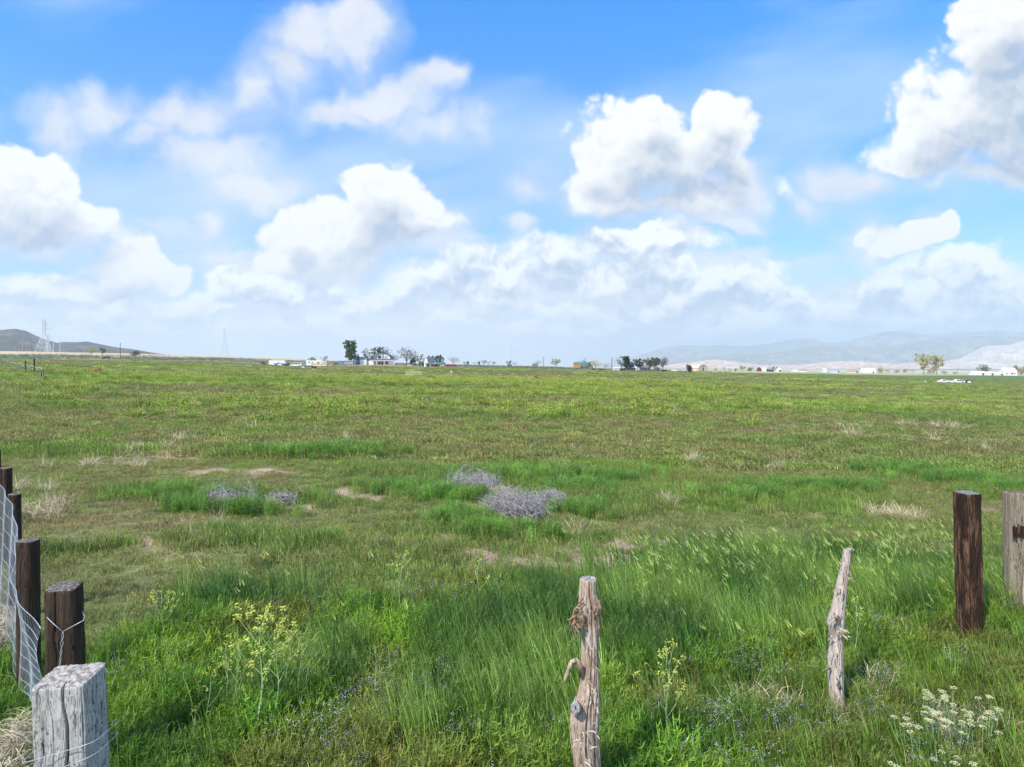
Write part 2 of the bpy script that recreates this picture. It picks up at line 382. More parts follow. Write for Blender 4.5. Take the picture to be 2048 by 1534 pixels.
    def mesh(s, name, mats):
        me = bpy.data.meshes.new(name); me.from_pydata(s.v, [], s.f); 
        for m in (mats if isinstance(mats, (list, tuple)) else [mats]): me.materials.append(m)
        if s.m or any(s.mi): me.polygons.foreach_set('material_index', s.mi)
        me.update(); return me
    def build(s, name, mats, parent=None, smooth=False, label=None, col=True, bevel=0):
        me = s.mesh(name, mats)
        if smooth: me.polygons.foreach_set('use_smooth', [True]*len(me.polygons))
        o = bpy.data.objects.new(name, me)
        if col: COL.objects.link(o)
        if parent: o.parent = parent
        if label: o['label'] = label
        if bevel:
            b = o.modifiers.new('bevel', 'BEVEL'); b.width = bevel; b.segments = 2; b.limit_method = 'ANGLE'
        return o

# ------------------------------------------------------------- materials
_M = {}
def mat(name, col, rough=.7, var=.15, scale=3., metal=0, bump=0, spec=.3, trans=0, coords='Object', dirt=None, emis=None):
    if name in _M: return _M[name]
    m = bpy.data.materials.new(name); m.use_nodes = True; N = NT(m.node_tree); N.n.clear()
    o = N.add('ShaderNodeOutputMaterial'); b = N.add('ShaderNodeBsdfPrincipled')
    tc = N.add('ShaderNodeTexCoord').outputs[coords]
    n = N.noise(tc, scale, 4, .6)
    c = N.mix(N.m('MULTIPLY', N.mr(n, .35, .65), 1.), tuple(q*(1-var) for q in col), tuple(min(1, q*(1+var)) for q in col))
    if dirt: c = N.mix(N.m('MULTIPLY', N.mr(N.noise(tc, scale*.6, 5, .7), .52, .68), dirt[3]), c, dirt[:3])
    N.put(b.inputs['Base Color'], c); b.inputs['Roughness'].default_value = rough; b.inputs['Metallic'].default_value = metal
    b.inputs['Specular IOR Level'].default_value = spec
    if bump:
        bp = N.add('ShaderNodeBump'); bp.inputs['Strength'].default_value = bump; bp.inputs['Distance'].default_value = .02
        N.put(bp.inputs['Height'], n); N.l.new(bp.outputs[0], b.inputs['Normal'])
    if trans:
        t = N.add('ShaderNodeBsdfTranslucent'); N.put(t.inputs[0], c); ms = N.add('ShaderNodeMixShader'); ms.inputs[0].default_value = trans
        N.l.new(b.outputs[0], ms.inputs[1]); N.l.new(t.outputs[0], ms.inputs[2]); N.l.new(ms.outputs[0], o.inputs[0])
    else: N.l.new(b.outputs[0], o.inputs[0])
    _M[name] = m; return m
def leaf_mat(name, base=None, var=.25, trans=.32, rough=.55, tint=True):
    """plant material: colour comes from the planting point ('tint'), with variation from clump to clump and leaf to leaf"""
    if name in _M: return _M[name]
    m = bpy.data.materials.new(name); m.use_nodes = True; N = NT(m.node_tree); N.n.clear()
    o = N.add('ShaderNodeOutputMaterial'); b = N.add('ShaderNodeBsdfPrincipled')
    if tint:
        a = N.add('ShaderNodeAttribute', attribute_type='INSTANCER', attribute_name='tint'); c = a.outputs['Color']
        if base: c = N.mix(.72, c, base)
    else: c = N.mix(0., base, base)
    oi = N.add('ShaderNodeObjectInfo'); r = oi.outputs['Random']
    g = N.add('ShaderNodeNewGeometry').outputs['Random Per Island']
    k = N.m('MULTIPLY', N.m('MULTIPLY_ADD', r, 2*var*.6, 1-var*.6), N.m('MULTIPLY_ADD', g, 2*var*1.3, 1-var*1.3))
    c = N.v('SCALE', c, scale=k)
    c = N.mix(N.m('MULTIPLY', N.mr(g, .80, .97), .35), c, N.v('MULTIPLY', c, (1.9, 1.5, 1.1)))
    N.put(b.inputs['Base Color'], c); b.inputs['Roughness'].default_value = rough; b.inputs['Specular IOR Level'].default_value = .35
    t = N.add('ShaderNodeBsdfTranslucent'); N.put(t.inputs[0], N.v('MULTIPLY', c, (1.15, 1.15, .8))); ms = N.add('ShaderNodeMixShader'); ms.inputs[0].default_value = trans
    N.l.new(b.outputs[0], ms.inputs[1]); N.l.new(t.outputs[0], ms.inputs[2]); N.l.new(ms.outputs[0], o.inputs[0])
    _M[name] = m; return m

# ------------------------------------------------------------- ground sheet
def ground():
    th = np.concatenate([np.arange(-180, -60, 6.), np.arange(-60, -44, 1.), np.arange(-44, 44, .20), np.arange(44, 60, 1.), np.arange(60, 180, 6.)])
    rr = np.concatenate([[.35], np.geomspace(.9, 60, 190), np.geomspace(61, 1200, 190)[1:], np.geomspace(1230, 30000, 50)])
    A, Rr = np.meshgrid(np.radians(th), rr); X = Rr*np.sin(A); Y = Rr*np.cos(A)
    Z = height(X, Y)
    n, k = len(rr), len(th)
    co_ = np.stack([X, Y, Z], -1).reshape(-1, 3)
    co_ = np.vstack([co_, [[0, 0, gz(0, 0)]]])
    i, j = np.meshgrid(np.arange(n-1), np.arange(k), indexing='ij'); j2 = (j+1) % k
    q = np.stack([i*k+j, i*k+j2, (i+1)*k+j2, (i+1)*k+j], -1).reshape(-1, 4)[:, ::-1]
    faces = [tuple(f) for f in q.tolist()] + [(n*k, (jj+1) % k, jj) for jj in range(k)]
    me = bpy.data.meshes.new('ground'); me.from_pydata(co_.tolist(), [], faces)
    x, y = co_[:, 0], co_[:, 1]; yy = np.where(y > 1, y, 1.)
    soil = mixc((.50, .36, .25), (.40, .28, .19), fbm(x, y, 2., 3, 51))
    litter = mixc((.12, .15, .05), (.20, .20, .085), fbm(x, y, .8, 3, 52))
    c = mixc(litter, field_colour(x, yy)*.9, sstep(y, 8, 60)*.9)
    c = mixc(c, soil, bare(x, yy))
    c = mixc(c, C_YEL, musty(x, yy)*.45*sstep(y, 60, 200))
    # beyond the field: sage and dry grass bench to the left, valley farmland to the right with sunlight put into its pale colours
    px = 1024+F*x/yy
    far = sstep(y+(fbm(x, y, 60, 3, 53)-.5)*60, np.interp(px, [0, 400, 760, 1024, 1250, 1450, 1900], [345, 380, 420, 395, 400, 405, 600]), np.interp(px, [0, 400, 760, 1024, 1250, 1450, 1900], [355, 395, 440, 410, 415, 420, 615]))
    sage = mixc((.24, .25, .17), (.17, .19, .11), fbm(x, y, 9, 3, 54))
    sage = mixc(sage, (.30, .24, .14), sstep(fbm(x, y, 40, 3, 55), .5, .6))
    straw = mixc((.66, .54, .34), (.52, .36, .20), fbm(x, y*.5, 60, 3, 56))
    t = sstep(y+(fbm(x, y, 80, 2, 58)-.5)*120, np.interp(px, [0, 400, 760, 1250, 1450], [480, 560, 640, 640, 500]), np.interp(px, [0, 400, 760, 1250, 1450], [620, 700, 760, 800, 640]))
    sage = mixc(sage, straw, t*np.interp(px, [0, 1024, 1300, 1500], [1, .9, .6, 1.]))
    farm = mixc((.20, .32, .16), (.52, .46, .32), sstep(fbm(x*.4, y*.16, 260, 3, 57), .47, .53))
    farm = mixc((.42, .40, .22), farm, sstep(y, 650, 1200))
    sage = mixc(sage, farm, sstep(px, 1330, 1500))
    g2 = mixc((.075, .15, .035), (.11, .17, .06), fbm(x, y, 14, 3, 59))     # dark green strip in front of the sage, right
    c = mixc(c, g2, sstep(y, 330, 380)*sstep(px, 1200, 1500)*.8)
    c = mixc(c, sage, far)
    yard = sstep(px, 640, 660)*(1-sstep(px, 800, 860))*sstep(y, 372, 380)*(1-sstep(y, 440, 470))
    c = mixc(c, (.44, .30, .21), yard*.9)
    ca = me.color_attributes.new('cover', 'FLOAT_COLOR', 'POINT')
    ca.data.foreach_set('color', np.concatenate([np.clip(c, 0, 1), np.ones((len(c), 1))], 1).ravel())
    me.polygons.foreach_set('use_smooth', [True]*len(me.polygons))
    m = bpy.data.materials.new('ground_cover'); m.use_nodes = True; N = NT(m.node_tree); N.n.clear()
    o = N.add('ShaderNodeOutputMaterial'); b = N.add('ShaderNodeBsdfPrincipled'); N.l.new(b.outputs[0], o.inputs[0])
    a = N.add('ShaderNodeAttribute', attribute_name='cover').outputs['Color']; pos = N.add('ShaderNodeNewGeometry').outputs['Position']
    f1 = N.noise(pos, 14, 5, .65); f2 = N.noise(pos, .9, 5, .65); f3 = N.noise(pos, .12, 4, .6)
    k = N.m('MULTIPLY', N.mr(f1, .3, .7, .62, 1.35), N.m('MULTIPLY', N.mr(f2, .3, .7, .78, 1.22), N.mr(f3, .3, .7, .85, 1.15)))
    N.put(b.inputs['Base Color'], N.v('SCALE', a, scale=k)); b.inputs['Roughness'].default_value = .95; b.inputs['Specular IOR Level'].default_value = .1
    bp = N.add('ShaderNodeBump'); bp.inputs['Strength'].default_value = .6; bp.inputs['Distance'].default_value = .03; N.put(bp.inputs['Height'], f1); N.l.new(bp.outputs[0], b.inputs['Normal'])
    me.materials.append(m)
    ob = bpy.data.objects.new('ground', me); COL.objects.link(ob); tag(ob, 'open pasture ground with bare tan soil patches', 'ground', kind='structure')
ground()
# ------------------------------------------------------------- plants that nobody could count
class G:  # seeded helper
    r = random.Random(3)
U = G.r.uniform
def blade(mb, base, h, lean, w, az, curve=1.0, seg=3, wind=(-.25, .05)):
    dx, dy = math.cos(az), math.sin(az); pts = []; ws = []
    for i in range(seg+1):
        t = i/seg; q = lean*t**(1+curve)
        pts.append((base[0]+dx*q+wind[0]*h*t*t, base[1]+dy*q+wind[1]*h*t*t, base[2]+h*(t-.25*abs(lean)/max(h, .01)*t*t))); ws.append(w*(1-t**1.6)+w*.08)
    a2 = az+math.pi/2+U(-.6, .6); mb.strip(pts, (math.cos(a2), math.sin(a2), U(-.2, .2)), ws); return pts[-1]
def proto_forb(seed, n=34, rad=.085, h=.26):
    G.r.seed(seed); mb = MB()
    for _ in range(n):
        a = U(0, 6.28); q = rad*math.sqrt(U(0, 1)); bx, by = q*math.cos(a), q*math.sin(a); hh = h*U(.55, 1.1)
        lx, ly = U(-.35, .25)*hh, U(-.3, .3)*hh
        mb.strip([(bx, by, 0), (bx+lx*.4, by+ly*.4, hh*.55), (bx+lx, by+ly, hh)], (1, 0, 0), (.0035, .003, .0015))
        for k in range(9):
            t = U(.25, 1); px, py, pz = bx+lx*t*t, by+ly*t*t, hh*t; az = U(0, 6.28); L = U(.022, .048)
            c, s_ = math.cos(az)*L, math.sin(az)*L; sd = (-math.sin(az)*.9, math.cos(az)*.9, U(-.4, .4))
            mb.strip([(px, py, pz), (px+c*.55, py+s_*.55, pz+L*.15), (px+c*.85, py+s_*.85, pz+L*.75)], sd, (.0045, .0055, .0012))
    return mb
def proto_grass(seed, n=34, rad=.10, h=.50, heads=.10, w=.006):
    G.r.seed(seed); mb = MB()
    for _ in range(n):
        a = U(0, 6.28); q = rad*math.sqrt(U(0, 1)); b = (q*math.cos(a), q*math.sin(a), 0); hh = h*U(.5, 1.05)
        tip = blade(mb, b, hh, U(.02, .22)*hh, w*U(.7, 1.2), a, 1.6, 4, (-.20, .02))
        if U(0, 1) < heads:
            mb.m = 1
            for k in range(9):
                t = U(0, 1); L = U(.03, .07); az = U(2.2, 4.1)
                L = U(.012, .030); p = (tip[0]-.035*t, tip[1]+U(-.008, .008), tip[2]+.02-.075*t)
                mb.strip([p, (p[0]+math.cos(az)*L*.6, p[1]+math.sin(az)*L*.4, p[2]+L*.1), (p[0]+math.cos(az)*L, p[1]+math.sin(az)*L*.6, p[2]-L*1.1)], (.7, .5, .2), (.002, .004, .001))
            mb.m = 0
    return mb
def proto_carpet(seed, n=66, rad=.19, h=.10, w=.006, brown=.14):
    G.r.seed(seed); mb = MB()
    for _ in range(n):
        a = U(0, 6.28); q = rad*math.sqrt(U(0, 1)); b = (q*math.cos(a), q*math.sin(a), 0); hh = h*U(.4, 1.15)*(1.15-.5*(q/rad)**2)
        mb.m = 1 if U(0, 1) < brown else 0
        blade(mb, b, hh, U(.1, .7)*hh, w*U(.7, 1.6), U(0, 6.28), .8, 2, (-.15, .0))
        if U(0, 1) < .6:
            az = U(0, 6.28); L = U(.02, .04); z = hh*U(.4, .9)
            mb.strip([(b[0], b[1], z), (b[0]+math.cos(az)*L, b[1]+math.sin(az)*L, z+L*.4)], (-math.sin(az), math.cos(az), 0), (w*1.1, w*.3))
    return mb
def proto_clump(seed, n=90, rad=.6, h=.35, w=.02, top=0, topmat=1):
    """coarse clump for the middle distance"""
    G.r.seed(seed); mb = MB()
    for _ in range(n):
        a = U(0, 6.28); q = rad*math.sqrt(U(0, 1)); b = (q*math.cos(a), q*math.sin(a), 0); hh = h*U(.45, 1.1)*(1.1-.45*(q/rad)**2)
        mb.m = 0; tip = blade(mb, b, hh, U(.05, .5)*hh, w*U(.7, 1.4), a, .8, 2, (-.12, 0))
        if U(0, 1) < top:
            mb.m = topmat; s = w*U(1.0, 2.0)
            mb.strip([(tip[0]-s, tip[1], tip[2]-s*.3), (tip[0], tip[1], tip[2]+s*.8), (tip[0]+s, tip[1], tip[2]-s*.2)], (0, .6, .8), (s*.5, s*1.3, s*.4))
    return mb
def proto_barley(seed, n=2):
    G.r.seed(seed); mb = MB()
    for _ in range(n):
        b = (U(-.07, .07), U(-.07, .07), 0); hh = U(.48, .66); az = 3.14+U(-1.6, 1.6)
        tip = blade(mb, b, hh, U(.03, .10), .004, az, 1.5, 4, (-.12, 0))
        mb.m = 1; L = U(.040, .060); d = Vector((-U(.2, .7), U(-.2, .2), U(.5, 1))).normalized()
        for k in range(5):
            aa = k/5*6.28; sd = Vector((math.cos(aa), math.sin(aa), 0)).cross(d).normalized()
            p = Vector(tip); mb.strip([p, p+d*L*.35+Vector((0, 0, .0)), p+d*L], sd, (.005, .012, .002))
        for k in range(9):
            dd = (d*1.0+Vector((U(-.3, .3), U(-.3, .3), U(-.3, .3)))).normalized(); p = Vector(tip)+d*L*U(.3, 1)
            mb.strip([p, p+dd*U(.02, .04)], (.6, .6, .5), (.0016, .0005))
        mb.m = 0
    return mb
def proto_dots(seed, n=16, rad=.12, h=.30, s=.0028):
    G.r.seed(seed); mb = MB()
    for _ in range(n):
        a = U(0, 6.28); q = rad*math.sqrt(U(0, 1)); x, y = q*math.cos(a), q*math.sin(a); z = h*U(.75, 1.08)
        mb.m = 0; mb.strip([(x, y, z*.5), (x+.01, y, z)], (1, 0, 0), (.0018, .0015)); mb.m = 1
        for k in range(3):
            ox, oy, oz = U(-.012, .012), U(-.012, .012), U(-.02, .008); ss = s*U(.7, 1.2)
            for a2 in (0, .8, 1.6, 2.4): mb.strip([(x+ox-math.cos(a2)*ss, y+oy-math.sin(a2)*ss, z+oz), (x+ox+math.cos(a2)*ss, y+oy+math.sin(a2)*ss, z+oz+.001)], (-math.sin(a2), math.cos(a2), .4), (ss*.7, ss*.7))
    return mb
def proto_dry(seed, n=40, rad=.10, h=.16, w=.004):
    G.r.seed(seed); mb = MB()
    for _ in range(n):
        a = U(0, 6.28); q = rad*math.sqrt(U(0, 1)); p = Vector((q*math.cos(a), q*math.sin(a), U(0, .03))); pts = [p.copy()]; d = Vector((U(-1, 1), U(-1, 1), U(.3, 1.6))).normalized(); L = h*U(.5, 1.2)
        for k in range(3):
            d = (d+Vector((U(-.5, .5), U(-.5, .5), U(-.5, .2)))).normalized(); p = p+d*L/3; pts.append(p.copy())
        mb.strip(pts, (U(-1, 1), U(-1, 1), .3), (w, w*.9, w*.7, w*.3))
    return mb
def proto_sage(seed, n=120, r=.55, h=.6):
    G.r.seed(seed); mb = MB()
    for _ in range(n):
        a = U(0, 6.28); e = math.asin(U(.05, 1)); q = U(.55, 1)
        p = Vector((math.cos(a)*math.cos(e)*r*q, math.sin(a)*math.cos(e)*r*q, math.sin(e)*h*q)); s = U(.05, .11)
        d = p.normalized()*s+Vector((U(-.03, .03), U(-.03, .03), s*.4))
        mb.strip([p, p+d*.5, p+d], (U(-1, 1), U(-1, 1), U(-.5, .5)), (s*.4, s*.7, s*.15))
    return mb
def scatter(name, label, cat, protos, mats, x, y, scale, tint, lean=.10, zoff=0., sz=None, z=None):
    n = len(x)
    if n == 0: return
    src = bpy.data.collections.new(name+'_plants')
    for i, mb in enumerate(protos):
        o = bpy.data.objects.new(f'{name}_{chr(97+i)}', mb.mesh(name, mats)); src.objects.link(o)
    z = height(x, y)+zoff if z is None else z
    me = bpy.data.meshes.new(name); me.vertices.add(n); me.vertices.foreach_set('co', np.stack([x, y, z], 1).ravel())
    rot = np.stack([RNG.normal(0, lean, n), RNG.normal(0, lean, n), RNG.uniform(-.9, .9, n)], 1)
    if sz is None: sz = scale
    for nm, ty, arr in (('rot', 'FLOAT_VECTOR', rot), ('scl', 'FLOAT_VECTOR', np.stack([scale, scale, sz], 1))):
        a = me.attributes.new(nm, ty, 'POINT'); a.data.foreach_set('vector', arr.astype(np.float32).ravel())
    a = me.attributes.new('pick', 'INT', 'POINT'); a.data.foreach_set('value', RNG.integers(0, len(protos), n).astype(np.int32))
    a = me.attributes.new('tint', 'FLOAT_COLOR', 'POINT'); a.data.foreach_set('color', np.concatenate([np.clip(tint, 0, 1), np.ones((n, 1))], 1).astype(np.float32).ravel())
    o = bpy.data.objects.new(name, me); COL.objects.link(o); tag(o, label, cat, kind='stuff')
    ng = bpy.data.node_groups.new(name, 'GeometryNodeTree')
    ng.interface.new_socket('Geometry', in_out='INPUT', socket_type='NodeSocketGeometry'); ng.interface.new_socket('Geometry', in_out='OUTPUT', socket_type='NodeSocketGeometry')
    nn = ng.nodes; L = ng.links; gi = nn.new('NodeGroupInput'); go = nn.new('NodeGroupOutput')
    ci = nn.new('GeometryNodeCollectionInfo'); ci.inputs[0].default_value = src; ci.inputs['Separate Children'].default_value = True; ci.inputs['Reset Children'].default_value = True
    ip = nn.new('GeometryNodeInstanceOnPoints'); ip.inputs['Pick Instance'].default_value = True
    def attr(nm, dt):
        q = nn.new('GeometryNodeInputNamedAttribute'); q.data_type = dt; q.inputs[0].default_value = nm; return q.outputs[0]
    L.new(gi.outputs[0], ip.inputs['Points']); L.new(ci.outputs[0], ip.inputs['Instance'])
    L.new(attr('pick', 'INT'), ip.inputs['Instance Index']); L.new(attr('scl', 'FLOAT_VECTOR'), ip.inputs['Scale'])
    e = nn.new('FunctionNodeEulerToRotation'); L.new(attr('rot', 'FLOAT_VECTOR'), e.inputs[0]); L.new(e.outputs[0], ip.inputs['Rotation'])
    L.new(ip.outputs[0], go.inputs[0])
    md = o.modifiers.new('planting', 'NODES'); md.node_group = ng
    return o
def wedge(y0, y1, per_m2, margin=1.06, seed=None):
    """random planting points in the part of the field the picture shows (plus a margin each side)"""
    area = .726*2*margin/2*(y1*y1-y0*y0)+1.5*(y1-y0)
    n = int(area*per_m2); u = RNG.uniform(0, 1, n); y = np.sqrt(y0*y0+u*(y1*y1-y0*y0)); x = RNG.uniform(-1, 1, n)*(.726*margin*y+.8)
    return x, y
def jit(c, s=.12):
    n = len(c); return c*(1+RNG.normal(0, s, (n, 1)))*(1+RNG.normal(0, s*.35, (n, 3)))
m_leaf = leaf_mat('leaf', var=.30); m_head = leaf_mat('grass_head', (.30, .38, .13), .25, .35); m_dead = leaf_mat('dead_leaf', (.34, .25, .13), .3, .2)
m_barley = leaf_mat('barley_head', (.58, .68, .26), .15, .4, tint=False); m_lav = mat('lavender_petal', (.58, .55, .66), .6, .2, trans=.3)
m_yel = mat('yellow_petal', (.66, .70, .14), .6, .2, trans=.35, scale=9); m_straw = leaf_mat('straw', (.60, .52, .36), .3, .2, tint=False)
m_grey = leaf_mat('grey_straw', (.46, .42, .40), .3, .1, tint=False)
m_blade = leaf_mat('grass_blade', var=.55, trans=.35, rough=.45)
def near_posts(x, y):  # keep the planting off the timbers themselves
    k = np.ones(len(x), bool)
    for a, b, r in POST_SPOTS: k &= np.hypot(x-a, y-b) > r
    return k
def plant_all():
    # --- foreground: low leafy forbs everywhere, tall grass in drifts
    x, y = wedge(2.2, 13.5, 140); lu = lush(x, y); k = (RNG.uniform(0, 1, len(x)) < lu*(1-.95*bare(x, y))) & near_posts(x, y); x, y = x[k], y[k]
    # the ground to the left of the fence is thinner and drier
    drift = grassy(x, y); keep = RNG.uniform(0, 1, len(x)) > drift*.75; x1, y1 = x[keep], y[keep]
    c = mixc((.090, .195, .022), (.225, .375, .040), sstep(fbm(x1, y1, .6, 3, 31), .30, .66)); c = mixc(c, (.24, .26, .06), sstep(fbm(x1, y1, 1.1, 3, 32), .55, .70)*.8)
    right = sstep(x1/y1, .22, .5)*(1-sstep(y1, 5.5, 7.5)); c = mixc(c, (.20, .21, .05), right*.6)
    s = RNG.uniform(.65, 1.3, len(x1))*(.55+.9*fbm(x1, y1, .55, 3, 33))*(1-.35*right)
    scatter('leafy_forbs', 'low leafy green weeds filling the foreground', 'weeds', [proto_forb(100+i) for i in range(5)], [m_leaf], x1, y1, s, jit(c, .2))
    d = drift*.6 > RNG.uniform(0.15, 1, len(x)); x2, y2 = x[d], y[d]
    xx, yy = wedge(2.4, 13, 65); gg = grassy(xx, yy)*(1-bare(xx, yy)); k = (gg > RNG.uniform(.2, 1, len(xx))) & near_posts(xx, yy); x2 = np.concatenate([x2, xx[k]]); y2 = np.concatenate([y2, yy[k]])
    c = mixc((.075, .170, .040), (.250, .390, .090), sstep(fbm(x2, y2, .75, 3, 35), .32, .66)); s = RNG.uniform(.8, 1.15, len(x2))
    scatter('meadow_grass', 'tall drooping bluish green grass in drifts across the foreground', 'grass', [proto_grass(120+i, 22, .10, .52, .08, .0085) for i in range(6)], [m_blade, m_head], x2, y2, s, jit(c, .18), .08)
    # sparse taller blades everywhere in the lush zone
    x3, y3 = wedge(2.2, 12, 60); k = (lush(x3, y3) > .5) & near_posts(x3, y3); x3, y3 = x3[k], y3[k]
    scatter('scattered_grass', 'thin green grass stalks rising between the weeds', 'grass', [proto_grass(140+i, 11, .06, .44, .08, .007) for i in range(5)], [m_blade, m_head], x3, y3, RNG.uniform(.6, 1.05, len(x3)), jit(mixc((.12, .24, .04), (.22, .34, .07), RNG.uniform(0, 1, len(x3)))), .1)
    # barley heads in clusters
    cl = [(1500,1130,1.2,.9,110),(1800,1130,1.3,.7,150),(1620,1180,1.4,.8,120),(1400,1160,1.,.6,70),(1900,1190,.8,.7,60),(2000,1110,.9,.8,70),(1750,1240,.8,.5,45),(450,1160,.5,.35,16),(520,1190,.5,.4,14),(620,1400,.5,.3,10),(1450,1310,.35,.25,9),(1640,1340,.25,.2,8),(770,1340,.3,.2,5),(1370,1190,.7,.5,30),(540,1210,.8,.6,12),(1930,960,1.5,1.,70),(2010,970,1.2,.9,40),(1850,1110,1.2,.6,70)]
    xs, ys = [], []
    for a, b, rx, ry, n in cl:
        n = int(n*.85); cx, cy_, _ = hit(a, b+38 if b > 1050 else b+12); xs.append(RNG.normal(cx, rx*.55, n)); ys.append(RNG.normal(cy_, ry*.55, n))
    xs = np.concatenate(xs); ys = np.concatenate(ys); k = near_posts(xs, ys); xs, ys = xs[k], ys[k]
    scatter('wild_barley', 'pale lime barley heads leaning left on thin stalks', 'wild barley', [proto_barley(160+i) for i in range(5)], [m_leaf, m_barley], xs, ys, RNG.uniform(.85, 1.15, len(xs)), jit(np.tile((.10, .17, .04), (len(xs), 1))), .12)
    # lavender flecks
    x4, y4 = wedge(2.2, 10.5, 60); pxx = 1024+F*x4/y4; w = sstep(fbm(x4, y4, .9, 3, 36), .42, .58)*np.interp(pxx, [0, 250, 700, 1000, 1200, 1500, 2048], [.2, .8, 1, .6, .6, .5, .35])
    k = (RNG.uniform(0, 1, len(x4)) < w*.36) & (lush(x4, y4) > .4) & near_posts(x4, y4); x4, y4 = x4[k], y4[k]
    scatter('tiny_lavender_flowers', 'tiny lavender flowers sprinkled through the weeds', 'wildflowers', [proto_dots(180+i) for i in range(4)], [m_leaf, m_lav], x4, y4, RNG.uniform(.8, 1.2, len(x4)), np.tile((.12, .2, .05), (len(x4), 1)), .1)
    # dead stems at the feet of the weeds
    x5, y5 = wedge(2.2, 8, 34); pxx = 1024+F*x5/y5; w = sstep(fbm(x5, y5, .8, 3, 37), .50, .62)*(1-sstep(y5, 4.2, 6.2))
    for q0, q1, qr in ((1450,1470,.55),(1745,1400,.3),(1995,1500,.4),(1500,1420,.4),(880,1560,.3),(1080,1570,.3),(700,1560,.25),(430,1560,.2)):
        hx, hy, _ = hit(q0, q1); w = np.maximum(w, 1.*(np.hypot((x5-hx)/qr, (y5-hy)/(qr*.9)) < 1))
    k = (RNG.uniform(0, 1, len(x5)) < w) & near_posts(x5, y5)
    scatter('dead_stems', 'dry straw coloured stems among the foreground weeds', 'dead stems', [proto_dry(190+i) for i in range(4)], [m_straw], x5[k], y5[k], RNG.uniform(.7, 1.5, k.sum()), np.tile((.5, .45, .3), (k.sum(), 1)), .2, zoff=.05)
    # --- 7 to 40 m: short sward
    x6, y6 = wedge(5.5, 20, 52); b = bare(x6, y6); k = (RNG.uniform(0, 1, len(x6)) > b*.97) & (RNG.uniform(0, 1, len(x6)) > lush(x6, y6)*.9) & near_posts(x6, y6); x6, y6 = x6[k], y6[k]
    g = greener(x6, y6); s = RNG.uniform(.6, 1.2, len(x6))*(.8+.35*g); sz = s*(.6+1.1*g+.5*fbm(x6, y6, 1.2, 2, 38))
    scatter('short_sward', 'short olive and brown pasture weeds with thin spots', 'pasture', [proto_carpet(200+i) for i in range(6)], [m_leaf, m_dead], x6, y6, s, jit(field_colour(x6, y6), .18), .15, sz=sz)
    x7, y7 = wedge(19, 48, 12); b = bare(x7, y7); k = RNG.uniform(0, 1, len(x7)) > b*.9; x7, y7 = x7[k], y7[k]
    g = greener(x7, y7); s = RNG.uniform(1.4, 2.4, len(x7)); sz = s*(.45+.8*g+.5*fbm(x7, y7, 3, 3, 38))
    scatter('middle_sward', 'mottled green and brown pasture beyond the tumbleweeds', 'pasture', [proto_carpet(210+i, 70, .19, .10, .0085) for i in range(6)], [m_leaf, m_dead], x7, y7, s, jit(field_colour(x7, y7), .2), .15, sz=sz)
    gx, gy = wedge(10, 40, 10); g = greener(gx, gy)*(RNG.uniform(0, 1, len(gx))); k = g > .62; gx, gy = gx[k], gy[k]
    scatter('weed_mounds', 'mounds of taller bright green weeds in the pasture', 'weeds', [proto_clump(220+i, 150, .34, .26, .009) for i in range(5)], [m_leaf, m_head], gx, gy, RNG.uniform(.6, 1.15, len(gx)), jit(mixc((.140, .270, .045), (.230, .370, .065), RNG.uniform(0, 1, len(gx))), .15), .1)
    mx, my, ms = [], [], []
    for a, b_, rx, ry, n in MOUND:
        n = int(n*.6); cx, cy_, _ = hit(a, b_); r1_, r2_ = rx/F*cy_, max(rx/F*cy_*.45, .3)*ry; mx.append(cx+r1_*RNG.normal(0, .62, n)); my.append(cy_+r2_*RNG.normal(0, .7, n)); ms.append(np.full(n, .55+cy_/34))
    mx, my, ms = map(np.concatenate, (mx, my, ms))
    scatter('mound_weeds', 'thick green weeds growing around the tumbleweed heaps', 'weeds', [proto_forb(290+i, 40, .12, .30) for i in range(5)], [m_leaf], mx, my, ms*RNG.uniform(.7, 1.2, len(mx)), jit(mixc((.135, .275, .05), (.225, .380, .075), RNG.uniform(0, 1, len(mx))), .15), .1)
    # --- 45 to 350 m
    x8, y8 = wedge(46, 130, 1.7); s = RNG.uniform(.8, 1.5, len(x8)); mu = musty(x8, y8)
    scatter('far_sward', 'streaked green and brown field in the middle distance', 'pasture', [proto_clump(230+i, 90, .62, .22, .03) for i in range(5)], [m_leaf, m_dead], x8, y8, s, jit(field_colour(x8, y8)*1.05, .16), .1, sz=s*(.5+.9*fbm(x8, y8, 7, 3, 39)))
    x9, y9 = wedge(128, 400, .26); s = RNG.uniform(2.0, 3.6, len(x9))
    pf = 1024+F*x9/y9; k = y9 < np.interp(pf, [0, 400, 760, 1024, 1450, 1900], [345, 375, 380, 395, 395, 400]); x9, y9, s = x9[k], y9[k], s[k]
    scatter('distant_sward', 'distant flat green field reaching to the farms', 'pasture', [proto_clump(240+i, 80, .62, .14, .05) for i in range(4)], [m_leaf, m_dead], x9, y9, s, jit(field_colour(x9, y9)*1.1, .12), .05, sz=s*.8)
    # mustard in bloom: drifts
    xa, ya = wedge(28, 130, 1.5); k = musty(xa, ya) > RNG.uniform(.55, 1.5, len(xa)); xa, ya = xa[k], ya[k]; s = RNG.uniform(.75, 1.3, len(xa))*np.interp(ya, [28, 60, 130], [.8, 1, 1.25])
    scatter('mustard_drifts', 'drifts of yellow green flowering mustard across the field', 'mustard', [proto_clump(250+i, 110, .55, .62, .018, .45) for i in range(5)], [m_leaf, m_yel2], xa, ya, s, jit(mixc((.13, .23, .035), (.20, .30, .04), RNG.uniform(0, 1, len(xa))), .12), .1, sz=s*RNG.uniform(.6, 1.2, len(xa)))
